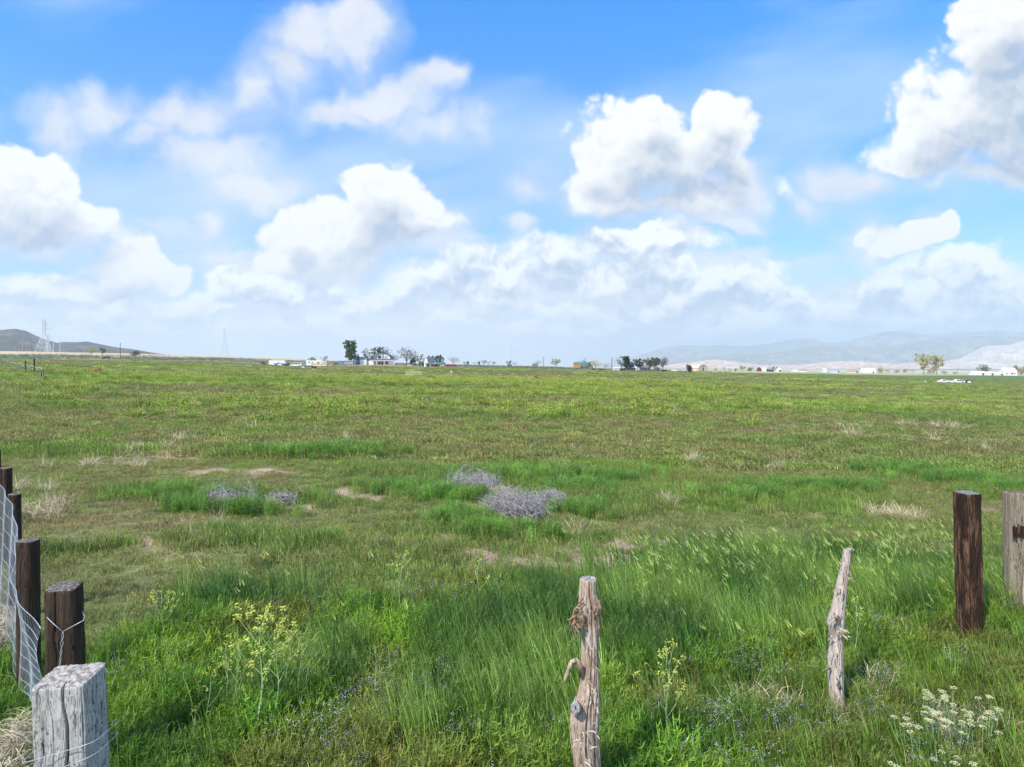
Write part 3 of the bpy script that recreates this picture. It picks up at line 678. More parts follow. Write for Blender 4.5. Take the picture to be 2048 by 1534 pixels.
    xb, yb = wedge(128, 330, .25); k = musty(xb, yb)*sstep(fbm(xb, yb*2.2, 30, 3, 99), .45, .6) > RNG.uniform(.4, 1.5, len(xb)); xb, yb = xb[k], yb[k]; s = RNG.uniform(1.6, 2.8, len(xb))
    scatter('far_mustard', 'bright yellow green mustard streaks toward the far fence', 'mustard', [proto_clump(260+i, 80, .6, .30, .05, .5) for i in range(4)], [m_leaf, m_yel2], xb, yb, s, jit(mixc((.17, .25, .05), (.22, .29, .06), RNG.uniform(0, 1, len(xb))), .1), .05, sz=s*.55)
    # pale dry tufts
    xs, ys = [], []
    for a, b_, n, r in DRYSPOT:
        n = int(n*.5)+1; cx, cy_, _ = hit(a, b_); xs.append(RNG.normal(cx, r*.45, n)); ys.append(RNG.normal(cy_, r*.4, n))
    xs = np.concatenate(xs); ys = np.concatenate(ys)
    xc, yc = wedge(10, 60, .012); xs = np.concatenate([xs, xc]); ys = np.concatenate([ys, yc]); s = RNG.uniform(.8, 1.6, len(xs))*np.interp(ys, [8, 20, 50], [.8, 1.1, 1.8])
    scatter('dry_tufts', 'pale dry grass tufts dotted over the pasture', 'dry grass', [proto_dry(270+i, 60, .14, .24, .006) for i in range(4)], [m_straw], xs, ys, s, np.tile((.5, .45, .3), (len(xs), 1)), .15)
    # sagebrush behind the field
    def band(y0, y1, dens, f):
        a, b_ = wedge(y0, y1, dens); p = 1024+F*a/b_; q = f(p, a, b_); return a[q], b_[q]
    lo = lambda p: np.interp(p, [0, 400, 600, 760, 1024, 1250, 1450], [350, 395, 450, 470, 405, 408, 412])
    x, y = band(340, 700, .075, lambda p, a, b_: (b_ > lo(p)) & (b_ < np.interp(p, [0, 400, 700, 1024, 1250, 1400], [620, 680, 700, 640, 560, 440])) & (p < 1480) & (RNG.uniform(0, 1, len(p)) < sstep(fbm(a, b_, 25, 3, 42), .35, .55)))
    s = RNG.uniform(.8, 2.0, len(x))
    scatter('sagebrush', 'grey green sagebrush covering the bench behind the field', 'sagebrush', [proto_sage(280+i) for i in range(5)], [m_leaf], x, y, s, jit(mixc((.27, .29, .21), (.16, .19, .11), RNG.uniform(0, 1, len(x))), .2), .05)
m_yel2 = leaf_mat('mustard_bloom', (.40, .44, .07), .25, .3, tint=False)
DRYSPOT = [(225,930,26,1.2),(70,1020,22,.9),(60,975,10,.6),(375,880,10,.8),(1390,925,6,.3),(1770,1030,22,.5),(270,905,10,.8),(1700,855,5,1.),(1690,870,5,1.),(1840,852,6,1.2),(1875,855,6,1.),(1380,920,6,.5),(440,1050,10,.8),(1140,1075,10,.3),(1880,885,5,1.5),(1330,1010,8,.3),(1540,940,5,.5)]
GR = [(960,1300,.5,.55),(1050,1340,.45,.6),(900,1400,.4,.35),(1000,1450,.5,.35),(1250,1330,.4,.4),(1220,1200,.7,.5),(720,1330,.35,.3),(560,1420,.35,.3),(1080,1240,.5,.4),(1150,1180,.8,.35),(1330,1230,1.0,.9),(1400,1170,1.4,.9),(1480,1240,.9,.6),(1560,1130,1.8,.7),(1700,1120,1.6,.8),(1750,1190,1.2,.6),(1850,1160,1.2,.6),(1300,1150,.8,.6),(1380,1090,1.5,.6),(1480,1090,1.6,.5),(1980,1170,.8,.5),
      (500,1190,.8,.35),(420,1170,.5,.3),(870,1460,.35,.35),(1010,1430,.35,.3),(1290,1330,.5,.4)]
GR_W = [(*hit(a, b+40)[:2], c, d) for a, b, c, d in GR]
def grassy(x, y):
    m = np.zeros_like(x); wx = x+(fbm(x, y, .6, 3, 67)-.5)*.7; wy = y+(fbm(x, y, .6, 3, 68)-.5)*.7
    for bx, by, rx, ry in GR_W:
        d = np.hypot((wx-bx)/rx, (wy-by)/ry); m = np.maximum(m, sstep(1.25-d, 0, .5))
    return m
MOUND = [(905,1000,70,1,170),(1050,960,110,1,230),(1150,985,60,1.2,130),(975,1072,45,.6,70),(1085,1078,40,.6,50),(1165,1030,35,1,60),(820,985,60,1,80),(930,1045,50,1,110),(370,1000,60,.8,80),(470,1030,70,.6,60),(370,1022,40,.7,40),(640,912,70,1.2,160),(560,915,50,1,90),(700,905,60,1,80),(1600,985,90,1,150),(1500,1000,70,1,90),(1690,985,60,1,80),(1200,965,60,1,90),(1830,950,80,1,90),(1920,965,70,1,110),(2010,985,60,1,80)]
POST_SPOTS = [(.44, 4.0, .10), (2.54, 5.5, .10), (4.47, 6.9, .14), (-1.92, 3.05, .2), (-2.7, 4.26, .15), (-3.68, 5.36, .12), (-5.12, 7.27, .1), (-6.6, 9.2, .1), (5.5, 7.7, .14)]
plant_all()
# ------------------------------------------------------------- foreground timbers, wire, weeds that stand alone
def wood_mat(name, light, dark, crack, streak=.5, spots=0., zs=2.2, fine=55., rough=.85, thr=(.40, .62)):
    m = bpy.data.materials.new(name); m.use_nodes = True; N = NT(m.node_tree); N.n.clear()
    o = N.add('ShaderNodeOutputMaterial'); b = N.add('ShaderNodeBsdfPrincipled'); N.l.new(b.outputs[0], o.inputs[0])
    tc = N.add('ShaderNodeTexCoord').outputs['Object']
    w = N.v('MULTIPLY_ADD', N.v('SUBTRACT', N.noise(tc, 5, 3, col=True), (.5,)*3), (.06, .06, 0), tc)
    g1 = N.noise(N.v('MULTIPLY', w, (fine, fine, zs)), 1, 4, .65); g2 = N.noise(N.v('MULTIPLY', w, (fine*2.6, fine*2.6, zs*1.8)), 1, 3, .6)
    g3 = N.noise(N.v('MULTIPLY', w, (14, 14, 2.0)), 1, 4, .6)
    c = N.mix(N.mr(g1, .36, .64), dark, light); c = N.mix(N.m('MULTIPLY', N.mr(g3, thr[0], thr[1]), streak), c, dark)
    gr = N.mr(g2, .34, .44); c = N.mix(gr, crack, c)
    if spots:
        s = N.mr(N.noise(N.v('MULTIPLY', tc, (60, 60, 34)), 1, 5, .7), .52, .60); s = N.m('MULTIPLY', s, N.mr(N.noise(tc, 7, 3), .44, .6)); c = N.mix(N.m('MULTIPLY', s, spots), c, (.05, .055, .06))
    N.put(b.inputs['Base Color'], c); b.inputs['Roughness'].default_value = rough; b.inputs['Specular IOR Level'].default_value = .2
    h = N.m('ADD', N.m('MULTIPLY', g1, .6), N.m('MULTIPLY', gr, .5))
    bp = N.add('ShaderNodeBump'); bp.inputs['Strength'].default_value = .9; bp.inputs['Distance'].default_value = .006; N.put(bp.inputs['Height'], h); N.l.new(bp.outputs[0], b.inputs['Normal'])
    return m
W_WHITE = wood_mat('weathered_white_wood', (.50, .485, .46), (.36, .345, .33), (.10, .09, .085), .3, .9, 1.0, 110)
W_DARK = wood_mat('dark_creosote_wood', (.085, .055, .038), (.035, .022, .015), (.012, .009, .007), .6, 0, 2., 42)
W_TIE = wood_mat('rusty_brown_tie_wood', (.17, .088, .052), (.026, .015, .010), (.012, .008, .006), .9, 0, 2.6, 34, thr=(.46, .54))
W_GREY = wood_mat('grey_tan_wood', (.36, .29, .22), (.22, .17, .125), (.06, .045, .035), .5, .25, 2.0, 46)
W_CEDAR = wood_mat('shaggy_cedar_wood', (.60, .50, .42), (.34, .23, .16), (.12, .07, .045), .55, 0, 3.4, 48)
W_CEDAR2 = wood_mat('pale_cedar_wood', (.66, .58, .52), (.42, .33, .27), (.15, .10, .08), .4, .2, 3.2, 50)
W_TOP = mat('silvery_end_grain', (.34, .31, .285), .9, .5, 50, bump=.6); W_TOPD = mat('dark_end_grain', (.17, .14, .125), .9, .75, 60, bump=.8)
BARK = mat('peeling_bark', (.33, .21, .14), .9, .4, 30, bump=.5); BARKP = mat('pale_peeling_bark', (.52, .42, .34), .9, .3, 30)
WIRE = mat('galvanised_wire', (.50, .55, .60), .45, .15, 40, metal=.4, spec=.5)
def timber(name, sects, Y, square=.0, dfac=1.0, mats=None, seed=1, rz=0, groove=.004, crack=None, topslope=(0, 0), label=None, cat='fence post', n=110, mrows=110, lump=.03, group=None):
    """post from cross-sections (px, py, width px) at distance Y; the shape is carried into the ground"""
    S = sorted(sects, key=lambda s: s[1]); zs = [CZ+(HOR-s[1])/F*Y for s in S]; xs = [(s[0]-1024)/F*Y for s in S]; ws = [s[2]/F*Y/2*math.cos(math.atan((s[0]-1024)/F)) for s in S]
    bx, bz = xs[-1], gz(xs[-1], Y)-.12
    if zs[-1] > bz: zs.append(bz); xs.append(xs[-1]+(xs[-1]-xs[-2])*.3); ws.append(ws[-1])
    zs, xs, ws = np.array(zs)[::-1], np.array(xs)[::-1], np.array(ws)[::-1]
    t = np.linspace(0, 1, mrows); z = zs[0]+(zs[-1]-zs[0])*t; cx = np.interp(z, zs, xs); hw = np.interp(z, zs, ws)
    th = np.linspace(0, 2*np.pi, n, endpoint=False); T, Z = np.meshgrid(th, z); CX = np.repeat(cx[:, None], n, 1); HW = np.repeat(hw[:, None], n, 1)
    p = 2+square*7; r = (np.abs(np.cos(T))**p+np.abs(np.sin(T))**p)**(-1/p)
    u = T/(2*np.pi)*28
    gr = fbm(u, Z*1.1+seed, 1, 3, seed*7+1)+.5*fbm(u*3, Z*2.5, 1, 2, seed*7+3); lu = fbm(np.cos(T)*1.5+seed, np.sin(T)*1.5+Z*4, .8, 3, seed)
    wrap = np.minimum(np.abs(T), 2*np.pi-np.abs(T)); gr = gr*sstep(wrap, 0, .25)+.75*(1-sstep(wrap, 0, .25))
    off = -groove*sstep(-gr, -.62, -.38)*1.0+(lu-.5)*lump*2*HW
    if crack:
        for ca, cw, cd, z0 in crack:
            d = np.abs((T-ca-.18*(fbm(Z*2.3, Z*0, .5, 2, seed+9)-.5)*2+np.pi) % (2*np.pi)-np.pi); off = off-cd*np.exp(-(d/cw)**2)*sstep(Z, z0, z0+.1)
    X = CX+0; rx = HW*r+off
    ca, sa = math.cos(rz), math.sin(rz); lx, ly = rx*np.cos(T), (HW*dfac*r+off)*np.sin(T)
    sc = 1/max(abs(ca)+.35*square*abs(sa), .9) ; lx, ly = lx*sc, ly*sc
    X = CX+lx*ca-ly*sa; Yv = Y+lx*sa+ly*ca
    topz = Z.copy(); k = sstep(t, .985, 1.0)[:, None]; topz = topz-.006*k*(fbm(T*3, T*0+seed, 1, 2, seed)-.2)
    slope = topslope[0]*(X-CX)+topslope[1]*(Yv-Y); topz = topz+slope*t[:, None]**6
    o_ = np.array([xs[0], Y, bz]); V = np.stack([X, Yv, topz], -1).reshape(-1, 3)-o_
    faces = []; mi = []
    i, j = np.meshgrid(np.arange(mrows-1), np.arange(n), indexing='ij'); j2 = (j+1) % n
    faces = np.stack([i*n+j, i*n+j2, (i+1)*n+j2, (i+1)*n+j], -1).reshape(-1, 4).tolist(); mi = [0]*len(faces)
    # top: shrinking rings
    ring = V[(mrows-1)*n:(mrows)*n]; cen = ring.mean(0); base_i = (mrows-1)*n; allv = [V]
    for q, f in enumerate((.96, .8, .55, .3)):
        rr_ = cen+(ring-cen)*f; dz = (.004*(1 if q else .7)+(_hash(np.arange(n)//5, np.full(n, q), seed)-.5)*.004)*min(1, ws[-1]/.12); rr_ = rr_+np.stack([0*dz, 0*dz, dz], -1); allv.append(rr_)
        nb = mrows*n+q*n; prev = base_i if q == 0 else nb-n
        faces += [[prev+a, prev+(a+1) % n, nb+(a+1) % n, nb+a] for a in range(n)]; mi += [1 if q else 0]*n
    V = np.vstack(allv+[cen[None]+[0, 0, .002]]); last = mrows*n+3*n; faces += [[last+a, last+(a+1) % n, len(V)-1] for a in range(n)]; mi += [1]*n
    me = bpy.data.meshes.new(name); me.from_pydata(V.tolist(), [], faces); [me.materials.append(q) for q in mats]; me.polygons.foreach_set('material_index', mi)
    me.polygons.foreach_set('use_smooth', [True]*len(faces)); me.update()
    ob = bpy.data.objects.new(name, me); COL.objects.link(ob); ob.location = o_
    if label: tag(ob, label, cat, group)
    return ob
def root_of(ob, name, label, cat, group=None):
    r = empty(name, ob.location, 0, label, cat, group); ob.parent = r; ob.location = (0, 0, 0); return r
rp = random.Random(5)
def rel(root, p): return tuple(Vector(p)-root.location)
# big white timber nearest on the left
b = timber('post_body', [(137,1352,139),(145,1534,143)], 3.05, .75, .62, [W_WHITE, W_TOP], 2, R(-8), .005, [(4.98, .030, .07, -1), (4.1, .018, .03, .9), (4.45, .014, .02, .7)], (.16, .25), lump=.06, n=420, mrows=160)
r1 = root_of(b, 'fence_post', 'thick squared timber post bleached white with a long crack, nearest on the left', 'fence post')
def wrap_wire(root, name, cx, Y, w, d, zc, tilt, turns, rad=.0016, sag=.02, lab=None, rzp=0):
    mb = MB()
    for k, (z0, tl) in enumerate(turns):
        pts = []
        for i in range(41):
            a = i/40*2*math.pi; p = 7; r_ = (abs(math.cos(a))**p+abs(math.sin(a))**p)**(-1/p); x = w*r_*math.cos(a); y = d*r_*math.sin(a)
            pts.append(rel(root, (cx+x, Y+y, z0+tl*x/w*.5)))
        mb.tube(pts, rad, 5)
    return mb.build(name, WIRE, root, True)
zz = lambda py, Y: CZ+(HOR-py)/F*Y
wrap_wire(r1, 'wire_loop', (143-1024)/F*3.05, 3.05, .162, .105, 0, 0, [(zz(1481,3.05), .095), (zz(1512,3.05), .12)])
b = timber('post_body', [(128,1172,70),(131,1345,72),(133,1500,74)], 4.26, .45, .9, [W_DARK, W_TOPD], 3, R(10), .006, [(4.6, .03, .02, -1), (3.9, .03, .015, -1)], (0, .12), lump=.08)
r2 = root_of(b, 'fence_post', 'dark brown post with a twisted wire tie, behind the white timber', 'fence post')
mb = MB(); Y = 4.26-.118
def ws(px, py, dy=0): return rel(r2, ((px-1024)/F*(Y+dy), Y+dy, zz(py, Y+dy)))
mb.tube([ws(93,1226,.12), ws(91,1231,.05), ws(99,1240), ws(112,1252), ws(125,1263,-.004)], .0022, 5); mb.tube([ws(164,1222,.14), ws(169,1232,.06), ws(167,1241,.01), ws(150,1250), ws(126,1263,-.004)], .0022, 5)
for s in (1, -1): mb.tube([ws(126+s*1.6*math.sin(i*.9)*(1.8 if i in (3,4,5) else 1)-.45*i, 1264+i*4.6, -.006+.003*s*math.cos(i*.9)) for i in range(18)], .0018, 5)
mb.build('wire_tie', WIRE, r2, True)
for (sec, Y, sd, lab) in ([[(56,1080,45),(57,1240,46),(58,1345,46)], 5.36, 4, 'dark round fence post, third in the left fence row, wire mesh at its foot'],
                          [[(29,988,26),(30,1150,27)], 7.27, 5, 'split brown fence post, fourth in the left fence row'],
                          [[(11,936,26),(12,1090,27)], 9.2, 6, 'dark brown fence post, fifth in the left row at the picture edge'],
                          [[(-9,899,20),(-8,1030,20)], 11.1, 8, 'farthest fence post of the left row, barely showing at the picture edge']):
    o = timber('fence_post', sec, Y, .1, 1., [W_DARK if sd != 5 else W_GREY, W_TOPD], sd, 0, .005, [(4.7, .05, .02, -1)] if sd in (5, 6) else None, (0, .05), lab, n=80, mrows=70, lump=.05)
    if sd == 5: o.data.materials[0] = W_DARK
# posts on the right
timber('railroad_tie_post', [(1934,985,45),(1937,1110,47),(1939,1200,44),(1939,1262,42)], 6.9, .85, 1., [W_TIE, mat('cut_end', (.20, .20, .215), .8, .3, 20)], 11, R(6), .010, [(4.2, .05, .02, -1), (5.5, .05, .03, -1)], (0, .03), 'dark reddish brown square timber post standing on the right', lump=.07, cat='post')
b = timber('post_body', [(2030,985,45),(2031,1100,44),(2032,1210,43)], 7.7, .9, .8, [W_GREY, W_TOPD], 12, R(-5), .006, [(5.0, .03, .02, -1), (4.4, .02, .015, -1)], (0, 0), lump=.02)
r3 = root_of(b, 'timber_post', 'grey tan ribbed timber post at the right picture edge', 'post')
mb = MB(); x0 = (2033-1024)/F*7.7; mb.box(rel(r3, (x0, 7.7-.135, zz(1165, 7.7))), (.035, .018, .40), ry=.02); mb.build('white_lath', mat('chalky_white', (.66, .66, .68), .7, .1, 20), r3, bevel=.002)
mb = MB()
for k in range(9): mb.box(rel(r3, ((2013+k*4.6-1024)/F*7.7, 7.7-.112-.002*(k % 2), zz(1057+rp.uniform(-4, 4), 7.7))), (.016, .012, .12*rp.uniform(.7, 1.1)), rz=rp.uniform(-.1, .1))
mb.build('stained_band', W_TIE, r3)
timber('wooden_stake', [(1997,1181,5),(1998,1220,6)], 7.6, .3, 1., [W_GREY, W_TOP], 13, 0, .001, None, (0, 0), 'short thin wooden stake left of the grey edge post', 'stake', n=16, mrows=20)

# shaggy cedar posts
def strips(root, spots, m, name, n=14, L=.06, w=.008, spread=.04):
    mb = MB()
    for (px, py, Y, dx, k) in spots:
        for _ in range(k):
            p = Vector(rel(root, ((px-1024)/F*Y, Y, zz(py, Y))))+Vector((rp.uniform(-spread, spread)*.4, rp.uniform(-.03, .0), rp.uniform(-spread, spread)))
            d = Vector((dx+rp.uniform(-.7, .7), rp.uniform(-.9, .1), rp.uniform(-.9, .7))).normalized(); pts = [p.copy()]; l = L*rp.uniform(.5, 1.2)
            for q in range(4):
                d = (d+Vector((rp.uniform(-.5, .5), rp.uniform(-.4, .4), rp.uniform(-.8, .1)))).normalized(); p = p+d*l/4; pts.append(p.copy())
            rr = [w*.6, w*1.1, w*1.2, w*.8, w*.2]; sd_ = d.cross(Vector((rp.uniform(-1, 1), rp.uniform(-1, 1), rp.uniform(-1, 1)))).normalized(); mb.strip(pts, sd_, [q_*rp.uniform(.6, 1.4) for q_ in rr]); mb.tube([p_+sd_*w*.3 for p_ in pts], [q_*.16 for q_ in rr], 3)
    return mb.build(name, m, root)
b = timber('trunk', [(1177,1157,34),(1176,1185,36),(1180,1215,46),(1180,1245,38),(1180,1330,37),(1178,1380,43),(1172,1415,54),(1168,1440,56),(1169,1480,54),(1174,1534,52)], 4.0, .0, .9, [W_CEDAR, W_TOP], 21, 0, .006, [(4.75, .05, .02, -1), (5.5, .04, .014, -1)], (0, .05), lump=.22, n=140, mrows=220)
r4 = root_of(b, 'cedar_post', 'shaggy cedar branch post with a hooked stub and oval knot, front centre', 'post')
strips(r4, [(1193,1203,3.935,.8,8),(1188,1214,3.91,.4,12),(1191,1230,3.925,.3,8),(1166,1202,3.94,-.7,6)], BARK, 'bark_tuft', L=.05, w=.008, spread=.02)
strips(r4, [(1152,1236,3.95,-.3,46),(1150,1246,3.94,-.1,26),(1163,1226,3.95,-.6,10)], BARK, 'bark_tuft', L=.055, w=.007, spread=.026)
mb = MB(); mb.tube([rel(r4, ((a-1024)/F*3.95, 3.95, zz(b_, 3.95))) for a, b_ in ((1166,1206),(1156,1212),(1148,1222),(1145,1234),(1150,1242))], [.006, .007, .006, .005, .002], 6); mb.build('bark_curl', BARK, r4, True)
strips(r4, [(1162,1215,3.95,-1.,3),(1160,1480,3.93,-.6,5),(1186,1400,3.94,.2,3),(1186,1450,3.94,.2,3),(1170,1475,3.91,.3,7),(1186,1330,3.94,.1,2),(1155,1398,3.93,-.7,4),(1172,1510,3.92,.1,7),(1180,1290,3.93,.1,5),(1178,1360,3.93,.0,6)], BARKP, 'loose_bark', L=.05, spread=.05, w=.006)
mb = MB(); pp = lambda px, py, Y: rel(r4, ((px-1024)/F*Y, Y, zz(py, Y)))
mb.tube([pp(1163,1352,3.960), pp(1160,1330,3.940), pp(1152,1320,3.930), pp(1143,1324,3.920), pp(1137,1340,3.920), pp(1131,1358,3.920), pp(1129,1365,3.920)], [.014, .016, .014, .014, .012, .010, .008], 9)
hb = mb.build('branch_stub', W_CEDAR, r4, True)
mb = MB(); mb.tube([pp(1152,1416,3.930), pp(1151,1416,3.885)], [.036, .030], 16); kn = mb.build('knot', W_GREY, r4, True)
mb = MB()
for k, q in enumerate((.030, .020, .011)):
    pts = [Vector(pp(1151,1416,3.878-.001*k))+Vector((q*.62*math.cos(a), 0, q*1.15*math.sin(a))) for a in [i/20*6.2832 for i in range(21)]]; mb.tube(pts, .0045-.001*k, 5)
mb.build('knot_ring', mat('bleached_ring', (.42, .41, .40), .8, .3, 60), kn); kn.children[0].matrix_parent_inverse = Matrix()
b = timber('trunk', [(1695,1098,17),(1692,1125,19),(1683,1170,24),(1677,1215,30),(1672,1245,38),(1675,1275,28),(1671,1310,32),(1673,1380,32),(1674,1405,31),(1676,1432,24)], 5.5, .0, .9, [W_CEDAR2, W_TOP], 23, 0, .005, [(4.9, .05, .012, -1)], (.3, 0), lump=.16, n=110, mrows=170)
r5 = root_of(b, 'cedar_post', 'slim pale crooked cedar post leaning right with knots, right of centre', 'post')
strips(r5, [(1668,1238,5.44,-.8,12),(1678,1262,5.44,.2,14),(1664,1266,5.45,-.9,8),(1692,1148,5.46,.7,5),(1690,1268,5.46,.9,5),(1680,1180,5.45,-.5,5),(1668,1300,5.44,-.8,4),(1674,1340,5.43,.1,5)], BARKP, 'loose_bark', L=.055)
mb = MB(); p5 = lambda px, py, Y: rel(r5, ((px-1024)/F*Y, Y, zz(py, Y)))
mb.tube([p5(1660,1337,5.46), p5(1652,1338,5.42), p5(1645,1342,5.38)], [.009, .006, .002], 6); mb.build('broken_twig', BARK, r5, True)
mb = MB()
for (px, py, q) in ((1675,1239,.022),(1677,1369,.014)):
    for f in (1, .5): mb.tube([Vector(p5(px, py, 5.424))+Vector((q*f*.75*math.cos(a), 0, q*f*1.2*math.sin(a))) for a in [i/16*6.2832 for i in range(17)]], .0045, 5)
mb.build('knot_ring', mat('dark_ring', (.16, .14, .13), .9, .3, 60), r5)

# sagging woven wire along the left row
def wire_mesh():
    st = [(-75, 8.8, 925, 1190), (-30, 7.9, 938, 1200), (0, 7.1, 968, 1230), (14, 6.4, 1010, 1275), (24, 5.9, 1062, 1320), (29, 5.55, 1110, 1350), (36, 5.15, 1162, 1375), (52, 4.85, 1190, 1400), (72, 4.6, 1222, 1420), (95, 4.38, 1254, 1440)]
    a = np.array(st, float); x = (a[:, 0]-1024)/F*a[:, 1]; y = a[:, 1]; zt = CZ+(HOR-a[:, 2])/F*y; zb = np.maximum(CZ+(HOR-a[:, 3])/F*y, height(x, y)-.02)
    s = np.concatenate([[0], np.cumsum(np.hypot(np.diff(x), np.diff(y)))]); L = s[-1]
    def P(u, w):
        q = u*L; X, Y, A, B = (np.interp(q, s, v_) for v_ in (x, y, zt, zb)); sag = .05*math.sin(u*23+w*4)*(1-w)
        return (X+.05*math.sin(w*3.1+u*9)+.012*math.sin(u*60), Y+.03*math.sin(w*5+u*13), B+(A-B)*w+sag*.3)
    o = empty('wire_fence', P(.5, 0), 0, 'sagging galvanised woven wire fence strung along the left posts', 'wire fence'); off = o.location
    mb = MB()
    for k in range(10):
        w = (k/9)**1.1; mb.tube([Vector(P(i/90, w))-off for i in range(91)], .0026 if k in (0, 9) else .0018, 4)
    mb.build('line_wires', WIRE, o, True)
    mb = MB(); n = int(L/.030)
    for i in range(n+1): mb.tube([Vector(P(i/n, w/8))-off for w in range(9)], .0011, 3, cap=False)
    mb.build('stay_wires', WIRE, o, True)
wire_mesh()

# tumbleweeds: rolled masses of dead curled stems
TW_G = mat('grey_dead_stems', (.33, .305, .30), .9, .35, 12); TW_T = mat('tan_dead_stems', (.56, .47, .35), .9, .3, 12); TW_P = mat('pale_grey_stems', (.46, .42, .41), .9, .25, 12)
def tumbleweed(px, py, rx, rz_, ry=None, n=650, m=TW_G, label='', w=.007, lift=.45, seed=1, group=None):
    q = random.Random(seed); X, Y, Z = hit(px, py); X = (px-1024)/F*Y; rx = rx/F*Y; rz_ = rz_/F*Y; ry = ry or rx*.8
    o = empty('tumbleweed', (X, Y, Z), q.uniform(0, .3), label, 'tumbleweed', group); mb = MB(); mb2 = MB()
    for i in range(n):
        d = Vector((q.gauss(0, 1), q.gauss(0, 1), q.gauss(0, 1))); d.normalize(); d.z = abs(d.z)*.9 if q.random() < .8 else d.z*.3
        t = q.uniform(.25, 1)**.6; p = Vector((d.x*rx*t, d.y*ry*t, d.z*rz_*t+rz_*.25)); tang = d.cross(Vector((q.gauss(0, 1), q.gauss(0, 1), q.gauss(0, 1)))).normalized()
        v_ = (tang+d*q.uniform(.2, 1.3)+Vector((0, 0, .35))).normalized(); pts = [p.copy()]; l = q.uniform(.35, 1.0)*min(rx, .6)
        for k in range(5):
            v_ = (v_-d*q.uniform(.05, .55)+Vector((q.uniform(-.2, .2), q.uniform(-.2, .2), q.uniform(-.3, .15)))).normalized(); p = p+v_*l/5; pts.append(Vector((p.x, p.y, max(p.z, .01))))
        (mb if i % 4 else mb2).tube(pts, [w*.5, w*.45, w*.38, w*.3, w*.22, w*.1], 3, cap=False)
    mb.build('tangled_stems', m, o); mb2.build('bleached_stems', TW_P if m is TW_G else TW_T, o)
    return o
tumbleweed(945,985,62,26, n=900, seed=1, label='grey tumbleweed at the back left of the heap in the field', w=.008)
tumbleweed(1025,1040,66,44, n=1500, seed=2, label='large grey tumbleweed at the front of the heap in the field', w=.0075)
tumbleweed(1102,1022,36,34, n=900, seed=3, label='rounded grey tumbleweed with drooping stems, right end of the heap', w=.0075)
tumbleweed(1000,1000,30,22, n=400, seed=4, m=TW_T, label='small tan tumbleweed wedged behind the large grey one', w=.008)
tumbleweed(455,1008,62,14, n=380, seed=5, label='low grey tumbleweed sunk in weeds, left of the field heap', w=.010)
tumbleweed(563,1008,34,18, n=300, seed=6, label='small pale tumbleweed just right of the low sunken one', w=.010)
tumbleweed(1772,1033,20,9, n=160, seed=7, m=TW_T, label='little tan tumbleweed in the grass left of the dark timber', w=.009)
tumbleweed(8,1300,42,70, ry=.35, n=900, seed=8, m=TW_T, label='tan tumbleweed caught against the wire mesh, left edge', w=.005)
tumbleweed(28,1590,70,130, ry=.4, n=1300, seed=9, m=TW_T, label='big tan tumbleweed beside the white timber, bottom left corner', w=.0045)
tumbleweed(385,1018,22,12, n=220, seed=10, label='small grey tumbleweed remnant at the left end of the weedy mound', w=.009)

# tall mustard, each plant a thing
M_STEM = mat('mustard_stem', (.36, .46, .20), .6, .2, 8, trans=.15); M_LF = mat('mustard_leaf', (.12, .22, .09), .6, .25, 8, trans=.25)
def mustard(seed, H=.75, spread=.22, nb=9, fl=7, name='mustard_plant'):
    q = random.Random(seed); o = empty(name, (0, 0, 0)); st = MB(); fm = MB(); lf = MB()
    stem = [Vector((.015*math.sin(i*.9+seed), .01*math.cos(i*1.3), H*i/9)) for i in range(10)]; st.tube(stem, [.0072-.0054*i/9 for i in range(10)], 5)
    tips = [(stem[-1], Vector((0, 0, 1)))]
    for b_ in range(nb):
        t = .50+.47*b_/nb; z = t*H; a = b_*2.4+q.uniform(-.4, .4); L = spread*(1.25-t)*q.uniform(.8, 1.5)*1.3; p = stem[min(9, int(t*9))].copy(); p.z = z; d = Vector((math.cos(a)*.75, math.sin(a)*.75, .8)).normalized(); pts = [p.copy()]
        for k in range(4):
            d = (d+Vector((q.uniform(-.1, .1), q.uniform(-.1, .1), .08))).normalized(); p = p+d*L/4*1.3; pts.append(p.copy())
            if k > 0 and q.random() < .8:
                d2 = (d+Vector((q.uniform(-.8, .8), q.uniform(-.8, .8), .2))).normalized(); e = p+d2*L*.4; st.tube([p, (p+e)/2+Vector((0, 0, .004)), e], [.0014, .0012, .0008], 3); tips.append((e, d2))
        st.tube(pts, [.0024, .002, .0018, .0014, .001], 4); tips.append((p, d))
    for p, d in tips:
        for k in range(q.randint(fl-3, fl+2)):
            c = p+Vector((q.uniform(-.015, .015), q.uniform(-.015, .015), q.uniform(-.014, .014))); s = q.uniform(.0030, .0052)
            for a in (q.uniform(0, 3), q.uniform(0, 3)): fm.strip([c-Vector((math.cos(a), math.sin(a), .3))*s, c+Vector((math.cos(a), math.sin(a), .3))*s], (-math.sin(a), math.cos(a), .5), (s*1.5, s*1.5))
    for k in range(26):
        t = q.uniform(.03, .5)**1.3; a = q.uniform(0, 6.28); L = q.uniform(.05, .13)*(1.3-t); p = Vector((0, 0, t*H)); d = Vector((math.cos(a), math.sin(a), q.uniform(.2, .9))).normalized(); side = (-math.sin(a), math.cos(a), 0)
        mid = p+d*L*.6; end = p+d*L+Vector((0, 0, -.02)); lf.strip([p, mid, end], side, (.003, .006, .001))
        for u in (.35, .55, .75):
            c = p.lerp(end, u)
            for sg in (1, -1): lf.strip([c, c+Vector(side)*sg*L*.28+d*L*.12], d, (.004, .001))
    st.build('stem', M_STEM, o); fm.build('flowers', m_yel, o); lf.build('leaves', M_LF, o); return o
